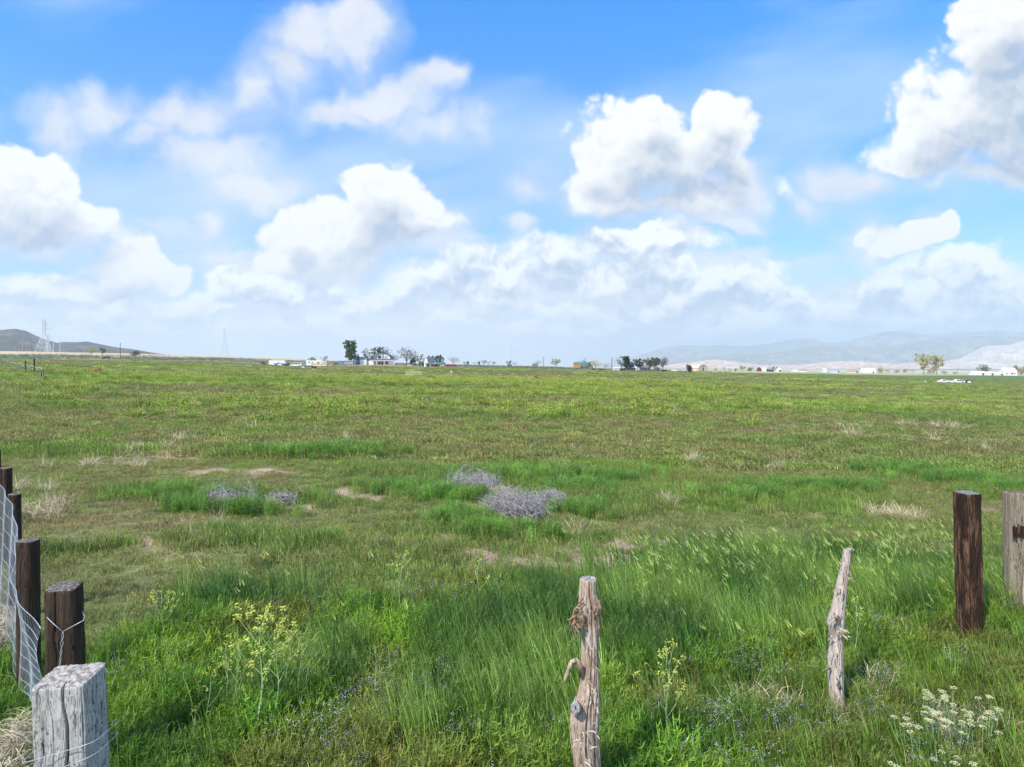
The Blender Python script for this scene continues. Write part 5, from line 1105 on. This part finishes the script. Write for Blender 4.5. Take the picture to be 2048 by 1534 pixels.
# vehicles seen from the side; L runs along x
def wheel(o, x, z, y, r, m=BLK):
    w = MB().tube([(x, y-.12, z), (x, y+.12, z)], [r, r], 14).build('wheel', m, o); MB().tube([(x, y-.14, z), (x, y-.10, z)], [r*.5, r*.5], 10).build('rim', CHR, w)
def vehicle(name, px, Y, L, kind, paint, label, rz=0, cat='car', H=1.75, flip=1, group=None, dz=0):
    o = empty(name, place(px, Y, dz), rz, label, cat, group); f = flip; h = L/2; b = .38; r = .36
    P_ = {'pickup': [(-h, b), (h, b), (h, 1.05), (.12*L, 1.08), (.05*L, H), (-.19*L, H), (-.27*L, 1.12), (-h, .98)],
          'suv': [(-h, b), (h, b), (h, 1.05), (h*.97, H*.97), (h*.88, H), (-.16*L, H), (-.26*L, 1.12), (-h*.98, .98)],
          'capped': [(-h, b), (h, b), (h, 1.05), (h*.98, H*.94), (.17*L, H*.95), (.14*L, H), (-.13*L, H), (-.22*L, 1.1), (-h*.98, 1.0)],
          'car': [(-h, b), (h, b), (h*.98, .85), (.36*L, .92), (.22*L, H), (-.12*L, H), (-.26*L, .95), (-h*.97, .78)]}[kind]
    MB().prism([(f*a, c) for a, c in P_][::f], 1.8).build('body', paint, o, bevel=.06)
    x0, x1 = {'pickup': (-.24, .05), 'suv': (-.23, .44), 'capped': (-.19, .46), 'car': (-.22, .2)}[kind]
    g = MB(); n = {'pickup': 2, 'suv': 3, 'capped': 3, 'car': 2}[kind]; lo = .62*H if kind != 'car' else .68*H
    for i in range(n):
        a = (x0+(x1-x0)*(i+.10)/n)*L; c = (x0+(x1-x0)*(i+.90)/n)*L; sh = .05*L if i == 0 else 0
        for s in (-1, 1): g.prism([(f*a, lo), (f*c, lo), (f*c, H*.92), (f*(a+sh), H*.92)][::f], .03, off=(0, s*.91, 0))
    g.build('windows', GLS, o)
    for xx in (-.32, .31):
        for s in (-.8, .8): wheel(o, f*xx*L, r, s, r)
    MB().box((f*(-h-.02), 0, .5), (.1, 1.7, .18)).build('bumper', CHR, o); MB().box((f*(h+.02), 0, .5), (.1, 1.7, .18)).build('bumper', CHR, o); return o
def boxtrailer(name, px, Y, L, H, body, label, stripe=None, win=(), rz=0, cat='trailer', axles=(.05, .18), nose=.06, door=None, z0=.55):
    o = empty(name, place(px, Y), rz, label, cat); h = L/2
    MB().prism([(-h, z0), (h, z0), (h+nose*L*.4, z0+H*.35), (h*.99, z0+H), (-h, z0+H)], 2.3).build('body', body, o, bevel=.08)
    if stripe: MB().box((0, -1.17, z0+H*.36), (L*.96, .04, H*.16)).build('stripe', stripe, o)
    for cx, w, hh in win: MB().box((cx*L, -1.18, z0+H*.66), (w, .05, hh)).build('window', GLS, o)
    if door is not None: MB().box((door*L, -1.18, z0+H*.47), (.75, .05, H*.85)).build('door', CHR, o)
    for a in axles: 
        for s in (-1, 1): wheel(o, a*L, .36, s, .36)
    MB().box((h+nose*L+.3, 0, .5), (1.4, .12, .1)).build('hitch', GRY, o); return o
boxtrailer('box_trailer', 555, 372, 8.4, 2.1, WHT, 'plain white box trailer at the left end of the parked row', door=.1)
gable('shed', 528, 380, 7, 7, 2, 'tiny dark dog house left of the white box trailer', DBR, GRY, 0, 'shed', 'y', .55)
o = empty('pallet_stack', place(535.5, 378), 0, 'grey stack of pallets by the white box trailer', 'pallets'); [MB().box((0, 0, .3+k*.32), (1.1, 1., .14)).build('pallet', WOODF, o) for k in range(4)]
vehicle('parked_car', 550, 362, 4.2, 'car', WHT, 'small white car nose out from behind the blue car', 0, H=1.35); vehicle('parked_car', 557.5, 360, 4.2, 'car', BLUE, 'bright blue car before the white box trailer', .2, H=1.45, flip=-1)
vehicle('parked_car', 565, 356, 4.6, 'suv', WHT, 'white compact wagon between the blue and navy vehicles', 0, H=1.6); vehicle('pickup_truck', 575, 352, 5.2, 'pickup', NAVY, 'navy pickup truck left of the white van', 0, 'truck', 1.75, -1)
vehicle('parked_van', 592, 340, 5.7, 'suv', WHT, 'white passenger van with roof rack parked side on', 0, 'van', 1.95)
boxtrailer('box_trailer', 612, 366, 4.4, 2.4, GRY, 'grey box trailer behind the long travel trailer', axles=(0,)); boxtrailer('travel_trailer', 629, 362, 8.0, 2.7, WHT, 'long white travel trailer behind the striped camper', win=((-.3, .9, .5),), door=.1)
boxtrailer('travel_trailer', 638.5, 346, 7.4, 2.35, CRM, 'cream camper trailer with a gold stripe, front of the parked row', GOLD, ((-.42, .5, .4), (-.02, 1.0, .6), (.4, .7, .5)), door=.22, axles=(-.06, .05))
o = empty('utility_trailer', place(618.5, 342), 0, 'black flatbed utility trailer in front of the cream camper', 'trailer'); MB().box((0, 0, .6), (2.9, 1.7, .35)).build('bed', BLK, o); [wheel(o, .1, .33, s, .33) for s in (-.9, .9)]; MB().box((-1.9, 0, .5), (1.2, .1, .1)).build('hitch', GRY, o)
gable('shed', 682.5, 470, 11, 9, 4, 'blue grey metal shed left of the stock trailer', GRY, CHR, 0, 'shed', 'x', .85)
vehicle('parked_car', 672, 450, 4.2, 'car', NAVY, 'dark car parked far back left of the metal shed', 0, H=1.4)
boxtrailer('stock_trailer', 698, 430, 5.6, 2.5, GRY, 'dark grey stock trailer left of the evergreen', CHR, (), axles=(.0, .14))
for i, (px, L, lab) in enumerate(((868, 4.2, 'rust red farm trailer right of the gambrel shed'), (875, 2.6, 'small dark red cart between the farm trailers'), (896, 3.4, 'red livestock trailer, left of the last pair'), (907, 3.0, 'red livestock trailer, right of the last pair'))): boxtrailer('farm_trailer', px, 418, L, 1.3, REDP if i != 1 else DBR, lab, axles=(.0,), z0=.4)
o = empty('picnic_bench', place(819, 420), 0, 'white rail bench on the lawn in front of the elm', 'bench'); MB().box((0, 0, .9), (2.9, .3, .12)).build('top_rail', WHT, o); MB().box((0, 0, .5), (2.9, .3, .12)).build('lower_rail', WHT, o); [MB().box((k, 0, .45), (.14, .3, .9)).build('leg', WHT, o) for k in (-1.3, 0, 1.3)]
def bus():
    o = empty('school_bus', place(1152.5, 585), 0, 'orange school bus parked before the brick house', 'bus'); MB().prism([(-3.3, .5), (3.3, .5), (3.3, 2.6), (3.1, 2.75), (-2.3, 2.75), (-2.45, 1.5), (-3.3, 1.35)], 2.3).build('body', ORG, o, bevel=.08)
    MB().box((.5, -1.17, 2.1), (5.0, .04, .55)).build('windows', GLS, o); MB().box((0, -1.17, 1.2), (6.2, .04, .12)).build('stripe', BLK, o); [wheel(o, a, .45, s, .45) for a in (-2.3, 2.1) for s in (-1, 1)]
bus(); vehicle('pickup_truck', 1165, 588, 4.8, 'pickup', NAVY, 'dark blue pickup between the bus and the log house', 0, 'truck')
vehicle('parked_car', 212.5, 440, 4.4, 'suv', mat('black_car_paint', (.02, .04, .05), .25, .1, 1, spec=.7), 'dark car parked in the sagebrush by the wooden pole', .3, H=1.55)
vehicle('pickup_truck', 1351, 425, 4.8, 'pickup', WHT, 'white pickup left of the white stock trailer', 0, 'truck'); boxtrailer('stock_trailer', 1364, 420, 3.9, 2.0, CHR, 'pale stock trailer half behind the grey green bush', axles=(.0, .16))
vehicle('pickup_truck', 1888, 305, 5.2, 'pickup', WHT, 'old white pickup lying low in the field, left one', -.05, 'truck', 1.55, 1); vehicle('pickup_truck', 1915, 297, 5.5, 'capped', WHT, 'white pickup with dark windowed cap in the field', 0, 'truck', 1.65, 1)
o = empty('scrap_pile', place(1939, 297), 0, 'black tarp covered scrap pile beside the white pickup', 'scrap'); t_ = MB(); 
for k in range(7): t_.ell((rp.uniform(-1.6, 1.4), rp.uniform(-.5, .5), .5), (rp.uniform(.7, 1.2), .8, rp.uniform(.6, 1.0)), 10, 6, .15, rp)
t_.build('tarp', BLK, o); MB().box((-.9, -1.3, .55), (1.5, .06, .85)).build('white_board', WHT, o)
for px, w, mm, lab in ((1860, 1.7, BLK, 'flat black scrap lying in the field left of the pickups'), (1851, .7, CRM, 'small pale scrap beside the flat black scrap'), (1871, .9, WOODF, 'wooden scrap just left of the low white pickup')):
    o = empty('scrap_heap', place(px, 312), 0, lab, 'scrap'); b_ = MB(); b_.ell((0, 0, .2), (w/2, .4, .35), 10, 6, .2, rp); b_.box((w*.2, 0, .3), (w*.6, .5, .2), rz=.3, ry=.1); b_.build('debris', mm, o)
def cow(px, Y, lab, rz=0):
    mb = MB(); 
    mb.tube([(-.95, 0, .95), (-.6, 0, 1.02), (0, 0, .95), (.55, 0, 1.0), (.8, 0, 1.12), (1.05, 0, 1.05), (1.3, 0, .85)], [.16, .34, .40, .36, .24, .17, .10], 10)
    for x_, y_ in ((-.65, .18), (-.65, -.18), (.5, .18), (.5, -.18)): mb.tube([(x_, y_, .8), (x_+.04, y_, .42), (x_, y_, 0)], [.13, .07, .06], 6)
    mb.tube([(-.98, 0, 1.05), (-1.08, 0, .5)], [.03, .04], 4)
    o = mb.build('cow', mat('black_hide', (.015, .014, .014), .8, .2, 3), None, True); o.location = place(px, Y); o.rotation_euler.z = rz; tag(o, lab, 'cow')
for px, rz, lab in ((1186.5, 0, 'black cow grazing in the sage, left of two'), (1202, 3.1, 'black cow grazing in the sage, right of two'), (1326, 0, 'black cow right of the elm, first'), (1331, 3., 'black cow right of the elm, second')): cow(px, 402, lab, rz)
for px, py, mm, lab in ((607, 738.5, WHT, 'white bucket standing at the field edge'), (628, 738, BLK, 'black water tub at the field edge')):
    x, y, z = hit(px, py+1, lo=250); b_ = MB().tube([(0, 0, 0), (0, 0, .8)], [.42 if mm is WHT else .8, .5 if mm is WHT else .85], 14); b_.tube([(0, 0, .8), (0, 0, .84)], [.53 if mm is WHT else .9]*2, 14); o = b_.build('water_tub' if mm is BLK else 'bucket', mm); o.location = ((px-1024)/F*y, y, z); tag(o, lab, 'bucket')
for px, w, h, mm, lab in ((187, .6, .5, mat('rusty_orange', (.32, .14, .07), .8, .3, 5), 'small rusty drum by the low green ridge, left of two'), (194.5, .75, .7, mat('rusty_red', (.42, .13, .06), .8, .3, 5), 'larger rusty drum by the low green ridge, right of two')):
    x, y, z = hit(px, 750, lo=60); b_ = MB().tube([(0, 0, 0), (0, 0, h*.33), (0, 0, h*.36), (0, 0, h*.7), (0, 0, h*.73), (0, 0, h)], [w*.5, w*.5, w*.54, w*.54, w*.5, w*.5], 16); o = b_.build('metal_drum', mm); o.location = ((px-1024)/F*y, y, z); o.scale = (1.3,)*3; tag(o, lab, 'drum')

# ------------------------------------------------------------- poles, towers, fences
POLE = mat('pole_wood', (.17, .13, .11), .9, .2, 3); STEEL = mat('galvanised_lattice', (.58, .62, .66), .5, .1, 1, metal=.2)
def pole(px, Y, top, label, arm=True, r=.17, xf=0):
    x, y, z = at(px, Y); H = CZ+(HOR-top)/F*Y-z; o = empty('power_pole', (x, y, z), 0, label, 'power pole', 'wooden power poles'); MB().tube([(0, 0, -.3), (0, 0, H)], [r*1.2, r*.8], 8).build('shaft', POLE, o)
    if arm: MB().box((0, -.15, H-.5), (2.2, .14, .16)).build('crossarm', POLE, o); [MB().tube([(k, -.15, H-.42), (k, -.15, H-.15)], [.07, .05], 6).build('insulator', CHR, o) for k in (-.95, 0, .95)]
    if xf: MB().tube([(.35, -.2, H-2.2), (.35, -.2, H-1.2)], [.28, .28], 10).build('transformer', GLB, o)
for a in ((240.5, 470, 685, 'wooden pole on the sagebrush bench left, by the dark car', False, .22), (1086.8, 560, 714, 'power pole left of the bright yellow green tree', True, .2), (1171, 600, 716, 'power pole in front of the brick house', True, .17), (1223.5, 430, 715, 'power pole with transformer left of the dark trees', True, .2, 1), (1539, 700, 728, 'power pole above the dark blue shed', True, .2), (1916, 760, 735, 'thin power pole left of the wide olive tree', True, .15)): pole(*a)
def lattice(px, Y, top, base_py, wpx, label, r=.16, arms=(.86, .72), simple=False):
    x = (px-1024)/F*Y; z = gz(x, Y); H = CZ+(HOR-top)/F*Y-z; o = empty('transmission_tower', (x, Y, z), R(12), label, 'pylon', 'steel lattice transmission towers'); W = m2(wpx, Y)/2
    lv = [0, .16, .30, .42, .52, .60, .68, .76, .84, .92, 1.0]; wf = lambda t: W*(1-.78*min(t/.52, 1)) if t < .52 else W*.22*(1-.15*(t-.52)); mb = MB()
    for sx, sy in ((-1, -1), (1, -1), (1, 1), (-1, 1)): mb.tube([(sx*wf(t), sy*wf(t), t*H) for t in lv], [r]*len(lv), 4)
    for a, b in zip(lv, lv[1:]):
        wa, wb = wf(a), wf(b)
        for (x0, y0), (x1, y1) in (((-1,-1),(1,-1)), ((1,-1),(1,1)), ((1,1),(-1,1)), ((-1,1),(-1,-1))):
            mb.tube([(x0*wa, y0*wa, a*H), (x1*wb, y1*wb, b*H)], [r*.6]*2, 3); mb.tube([(x1*wa, y1*wa, a*H), (x0*wb, y0*wb, b*H)], [r*.6]*2, 3); mb.tube([(x0*wb, y0*wb, b*H), (x1*wb, y1*wb, b*H)], [r*.6]*2, 3)
    mb.build('lattice', STEEL, o)
    for t in arms:
        c = MB(); L = W*1.05
        for s in (-1, 1): c.tube([(0, 0, t*H+.9), (s*L, 0, t*H)], [r*.7]*2, 4); c.tube([(0, 0, t*H), (s*L, 0, t*H)], [r*.7]*2, 4); c.tube([(s*L, 0, t*H), (s*L, 0, t*H-1.6)], [.10]*2, 4)
        c.build('crossarm', STEEL, o)
    return o
lattice(88, 960, 639, 703, 24, 'nearest tall steel lattice tower, in front of the dark hill', .24); lattice(97, 1150, 668, 703, 13, 'shorter lattice tower just right behind the nearest one', .15)
lattice(449, 1300, 656, 712, 14, 'grey lattice tower alone on the skyline left of the farm', .15, ()); lattice(762, 1500, 680, 715, 9, 'faint lattice tower rising behind the farmhouse', .14); lattice(1022.5, 1700, 695, 725, 6, 'faint narrow tower above the tiny red shed', .2, ()); lattice(1233, 1900, 707, 730, 6, 'faint tower left of the dark bare tree', .14, ()); lattice(1272.5, 2100, 709, 731, 5, 'faint tower above the gap between tree groups', .12, ()); lattice(1399, 2300, 715, 738, 6, 'faint tower behind the tan barn', .14, ()); lattice(1493, 2400, 719, 739, 5, 'faint tower behind the round bright green tree', .12, ()); 
def hframe(px0, px1, Y, top, label, mm, ext=.6, r=.28):
    x, y, z = at((px0+px1)/2, Y); w = m2(px1-px0, Y)/2; H = CZ+(HOR-top)/F*Y-z; o = empty('h_frame_pylon', (x, y, z), 0, label, 'pylon')
    for s in (-1, 1): MB().tube([(s*w, 0, -.5), (s*w, 0, H)], [r*1.1, r*.8], 8).build('shaft', mm, o)
    MB().box((0, 0, H-.6), (w*2*(1+ext), .3, .35)).build('crossarm', mm, o)
hframe(107, 120, 930, 672, 'two pole H frame pylon right of the nearest lattice tower', STEEL, 1.1)
hframe(37, 45, 1300, 687, 'small brown pole frame low on the dark hill', BRICK, .5, .22); hframe(53, 60, 1320, 687, 'second small brown pole frame low on the dark hill', BRICK, .5, .22)
# steel T posts, every one an object
TG = mat('green_t_post', (.10, .14, .10), .6, .2, 3); TW = mat('white_post_tip', (.62, .64, .64), .5, .1, 3)
mb = MB(); mb.box((0, 0, .60), (.05, .02, 1.2)); mb.box((0, .02, .60), (.018, .03, 1.2)); mb.m = 1; mb.box((0, 0, 1.27), (.055, .035, .14))
tp = mb.mesh('t_post', [TG, TW])
def tposts(pts, label, group, s=1.0, minY=40):
    for i, (px, py) in enumerate(pts):
        x, y, z = hit(px, py, lo=minY); o = bpy.data.objects.new('fence_post', tp); COL.objects.link(o); o.location = ((px-1024)/F*y, y, z-.05); o.rotation_euler = (rp.uniform(-.03, .03), rp.uniform(-.03, .03), rp.uniform(-.3, .3)); o.scale = (s*1.4, s*1.4, s*rp.uniform(.92, 1.05)); tag(o, label, 'fence post', group)
    return
rowA = [94,136,206,244,293,345,394,439,494,532,582,625.5,662,700,738,768,783,846,862,883,904.5,925.6,949,974,1000.5,1027,1053,1094,1119,1143,1169,1196,1245,1270.6,1294.5,1318.6,1341.6,1363.6,1385.5,1406.6,1426,1447.5,1467.6,1485.6,1504.7,1522,1539.6,1555.7,1572.5,1589.8]
rowAy = lambda p: float(np.interp(p, [90, 494, 738, 860, 925, 1000, 1094, 1200, 1600], [750, 753.5, 755, 756, 759.5, 763.5, 766.5, 768, 769]))
tposts([(p, rowAy(p)) for p in rowA], 'thin steel T post with a white tip in the long fence across the field', 'T posts of the long cross field fence', 1.0)
tposts([(p, float(np.interp(p, [1350, 1600], [756, 761.5]))) for p in (1369.7,1388.8,1407,1426,1446,1465,1485.6,1506,1522,1549,1568.7,1585)], 'faint steel T post in the fence behind the long one, right half', 'T posts of the rear fence on the right', .95)
tposts([(p, float(np.interp(p, [650, 783], [741, 749]))) for p in (650.7,660,673,684,694,705,717,729,741.6,755,768.6,778.5)], 'short T post in the slanting fence below the farmhouse', 'T posts of the slanting fence by the farm', .8)
lf = [(2.5,723),(7,725.5),(11.5,727.5),(16,730),(20,732),(24,734),(28,736),(32,738),(36,740),(39.5,742),(43.5,743.5),(48,745),(54,746.5),(59,748),(63,749),(67,750.5),(71,752),(75,753.5),(79,755),(82.5,756)]
tposts(lf, 'white tipped steel post in the left boundary fence', 'T posts of the left boundary fence', .95)
mb = MB(); prev = None
P3 = []
for px, py in lf:
    x, y, z = hit(px, py, lo=40); P3.append(Vector(((px-1024)/F*y, y, z)))
o = empty('boundary_wires', P3[0], 0, 'faint wires strung along the left boundary fence posts', 'fence wire')
for hgt in (.5, .85, 1.15): MB().tube([p-P3[0]+Vector((0, 0, hgt)) for p in P3], .012, 3).build('wire', WIRE, o)
def stick(px, base, top, label, w=.12, mm=None, lean=0, name='wooden_post', cat='post'):
    x, y, z = hit(px, base, lo=30); H = (base-top)/F*y; o = MB().tube([(0, 0, -.1), (lean*H*.5, 0, H*.5), (lean*H, .0, H)], [w*.55, w*.5, w*.42], 8).build(name, mm or W_DARK); o.location = ((px-1024)/F*y, y, z); tag(o, label, cat); return o
stick(51, 744, 721, 'tall dark post standing at the left boundary fence, left of two', .22); stick(68, 747, 717.5, 'tallest dark post at the left boundary fence, right of two', .24, lean=.02); stick(148.5, 771, 750, 'single dark steel post alone in the field on the left', .06, mat('rusty_steel', (.09, .065, .05), .7, .2, 5))
o = stick(86.5, 763, 739, 'pale corner post of the left boundary fence', .17, W_GREY, -.04); stick(82, 757, 742, 'dark brace leaning on the pale corner post', .12, W_DARK, .12, 'brace_post', 'post'); stick(91, 759, 753, 'short dark stub right of the pale corner post', .2, W_DARK, -.1, 'brace_post', 'post')
stick(1220.5, 779, 761, 'taller green steel post standing before the long fence', .05, TG); stick(1636, 764, 757, 'stout dark gate post at the far right fence', .2); stick(1620, 764, 759, 'thin dark gate post at the far right fence', .1)
for px in (1061, 1068.6, 1081): stick(px, 766.5, 759, {1061: 'pale gate post of the field gate, left one', 1068.6: 'pale gate post of the field gate, middle one', 1081: 'pale gate post of the field gate, right one'}[px], .12, WHT)
x, y, z = hit(1068.6, 766.5, lo=60); MB().tube([(0, 0, 1.1), (1.6, -.1, .45)], [.07, .07], 6).build('gate_bar', W_DARK).location = (x, y-.1, z); tag(bpy.data.objects['gate_bar'], 'dark diagonal bar hanging between the field gate posts', 'gate bar')
x, y, z = hit(827, 752, lo=60); o = empty('field_gate', (x, y, z), 0, 'pale low pipe gate in the field below the white bench', 'gate'); [MB().tube([(-1.6, 0, h_), (1.6, 0, h_)], .035, 6).build('rail', CHR, o) for h_ in (.35, .62, .9)]; [MB().tube([(k, 0, 0), (k, 0, 1.05)], .05, 6).build('post', CHR, o) for k in (-1.6, 0, 1.1, 1.6)]
x, y, z = hit(903.5, 755, lo=60); o = MB().prism([(0, 0), (.0, .75), (-.42, .55)], .04, off=(0, 0, .65)).tube([(0, 0, 0), (0, 0, 1.3)], .03, 5).build('flag', mat('orange_fabric', (.75, .42, .18), .8, .1, 4)); o.location = (x, y, z); tag(o, 'small orange pennant on a thin stake in the field', 'flag')

# high voltage lines strung from tower to tower
tw = [(-500, 800, 640), (88, 960, 648), (449, 1300, 661), (762, 1500, 685), (1022.5, 1700, 699), (1233, 1900, 711), (1399, 2300, 718)]
Q = [pt(a, c_, b_) for a, b_, c_ in tw]; o = empty('power_line', Q[1], 0, 'faint high voltage wires hanging between the lattice towers', 'power line')
for dx, dz in ((-5, 0), (0, 4), (5, 0)):
    pts = []
    for a, b_ in zip(Q, Q[1:]):
        for k in range(12):
            t = k/12; pts.append(a.lerp(b_, t)-Q[1]+Vector((dx*.3, dx, dz-4*14*t*(1-t))))
    MB().tube(pts, .07, 3, cap=False).build('wire', STEEL, o)
# ------------------------------------------------------------- hills and mountains
def hills(name, label, Y0, depth, sil, base_py, seed, cols, gully=.35, sc=1.0, n=260, rows=46, profile=1.1, rough=.02, sunk=30):
    sil = sorted(sil); px0, px1 = sil[0][0], sil[-1][0]; px = np.linspace(px0, px1, n); sy = np.interp(px, [s[0] for s in sil], [s[1] for s in sil])
    Yr = Y0+depth; xr = (px-1024)/F*Yr; top = CZ+(HOR-sy)/F*Yr; by = np.interp(px, [px0, px1], base_py) if hasattr(base_py, '__len__') else np.full(n, base_py); zb = CZ+(HOR-by)/F*Y0-sunk
    top = top+(fbm(xr, xr*0, depth*.12*sc, 4, seed)-.5)*rough*2*np.maximum(top-zb, 20)
    t = np.concatenate([np.linspace(0, 1, rows), np.linspace(1.08, 2.0, 10)]); T, XI = np.meshgrid(t, np.arange(n), indexing='ij')
    Yv = Y0+depth*T; X = (px[XI]-1024)/F*Yv; tt = np.where(T <= 1, T, 1-(T-1)*.8)
    wob = fbm(X, Yv, depth*.5*sc, 3, seed+2)-.5
    rg = 1-np.abs(fbm(X+wob*depth*.25, Yv*.55, depth*.16*sc, 4, seed+1)*2-1)*2.2   # sharp gully lines
    base_h = zb[XI]+(top[XI]-zb[XI])*np.clip(tt, 0, 1)**profile
    env = np.sin(np.pi*np.clip(tt, 0, 1))
    Z = base_h+(rg-.6)*gully*env*(top[XI]-zb[XI])*.55
    # never rise above the skyline given by the ridge
    lim = CZ+(HOR-sy[XI])/F*Yv-2; Z = np.where(T < 1, np.minimum(Z, lim), Z)
    V = np.stack([X, Yv, Z], -1).reshape(-1, 3); m_ = len(t)
    i, j = np.meshgrid(np.arange(m_-1), np.arange(n-1), indexing='ij'); fs = np.stack([i*n+j, i*n+j+1, (i+1)*n+j+1, (i+1)*n+j], -1).reshape(-1, 4).tolist()
    me = bpy.data.meshes.new(name); me.from_pydata(V.tolist(), [], fs); me.polygons.foreach_set('use_smooth', [True]*len(fs))
    m = bpy.data.materials.new(name); m.use_nodes = True; N = NT(m.node_tree); N.n.clear(); o = N.add('ShaderNodeOutputMaterial'); b = N.add('ShaderNodeBsdfPrincipled'); N.l.new(b.outputs[0], o.inputs[0])
    P = N.add('ShaderNodeNewGeometry').outputs['Position']; a = N.noise(P, 6/depth/sc, 5, .6); c2 = N.noise(P, 40/depth/sc, 4, .65); z = N.xyz(P)[2]
    c = N.ramp(N.m('MULTIPLY_ADD', N.m('SUBTRACT', c2, .5), .6, a), [(0.30, cols[0]), (.48, cols[1]), (.62, cols[2])])
    if len(cols) > 3: c = N.mix(N.mr(N.m('MULTIPLY_ADD', N.m('SUBTRACT', a, .5), cols[3][1], z), cols[3][2], cols[3][3]), c, cols[3][0])
    N.put(b.inputs['Base Color'], c); b.inputs['Roughness'].default_value = 1; b.inputs['Specular IOR Level'].default_value = 0; me.materials.append(m)
    ob = bpy.data.objects.new(name, me); COL.objects.link(ob); tag(ob, label, name, kind='structure')
hills('hill', 'dark brown volcanic hill on the left skyline', 1900, 900, [(-420,700),(-250,672),(-120,664),(0,659.5),(32,657),(51,661),(70,670),(89,678),(114,686),(127,683.5),(150,684),(174,683),(203,689),(241,696),(260,697.5),(320,707.5),(350,711),(420,716)], 706, 3, [(.030, .026, .022), (.060, .048, .038), (.11, .088, .068)], .5, .6, n=340, rough=.015)
hills('mountains', 'tan eroded hills at the far right', 4600, 1500, [(1820,735),(1880,726),(1920,717),(1945,705),(1965,694),(1990,691),(2020,690),(2035,684),(2060,678),(2150,672),(2300,690)], 736.5, 5, [(.44, .33, .24), (.58, .47, .37), (.68, .60, .50)], .4, .5, n=260, rough=.02, sunk=6)
hills('mountains', 'low red and cream badlands at the foot of the mountains', 5000, 600, [(1290,736),(1340,729),(1400,722),(1440,719),(1490,726),(1530,730),(1600,729),(1660,723),(1720,722),(1790,728),(1850,722),(1900,724),(2000,722),(2100,724)], 736, 8, [(.48, .20, .12), (.60, .38, .27), (.70, .58, .48)], .7, .5, n=320, rough=.10, sunk=6)
hills('mountains', 'hazy blue front range of mountains', 7000, 1800, [(1280,733),(1330,724),(1390,716),(1450,710),(1500,708),(1560,702),(1610,697),(1642,690),(1670,694),(1740,695),(1790,690),(1830,681),(1900,676),(1950,672),(2048,672),(2200,668),(2400,690)], 735, 11, [(.10, .11, .08), (.18, .16, .12), (.30, .26, .20)], .55, .6, n=340, rough=.02, sunk=10)
hills('mountains', 'pale far range of mountains fading into the haze', 9300, 2300, [(1150,733),(1240,722),(1320,698),(1355,690),(1400,692),(1440,690),(1500,693),(1560,684),(1600,677),(1625,677),(1650,686),(1700,682),(1760,665),(1800,660),(1830,666),(1870,671),(1930,664),(1990,661),(2048,664),(2200,660),(2400,690)], 735, 14, [(.12, .13, .11), (.20, .18, .15), (.30, .28, .24)], .5, .6, n=340, rough=.015, sunk=10)
# ------------------------------------------------------------- haze
def haze():
    mb = MB(); mb.b2((-30500, -30500, -160), (30500, 30500, 640)); m = bpy.data.materials.new('haze'); m.use_nodes = True; N = NT(m.node_tree); N.n.clear()
    o = N.add('ShaderNodeOutputMaterial'); v = N.add('ShaderNodeVolumePrincipled'); N.l.new(v.outputs[0], o.inputs['Volume']); v.inputs['Color'].default_value = (.80, .93, 1, 1); v.inputs['Density'].default_value = HAZE_D; v.inputs['Anisotropy'].default_value = .2
    ob = mb.build('haze', m); tag(ob, 'thin blue haze over the valley', 'haze', kind='stuff')
HAZE_D = 1.4e-4
haze()
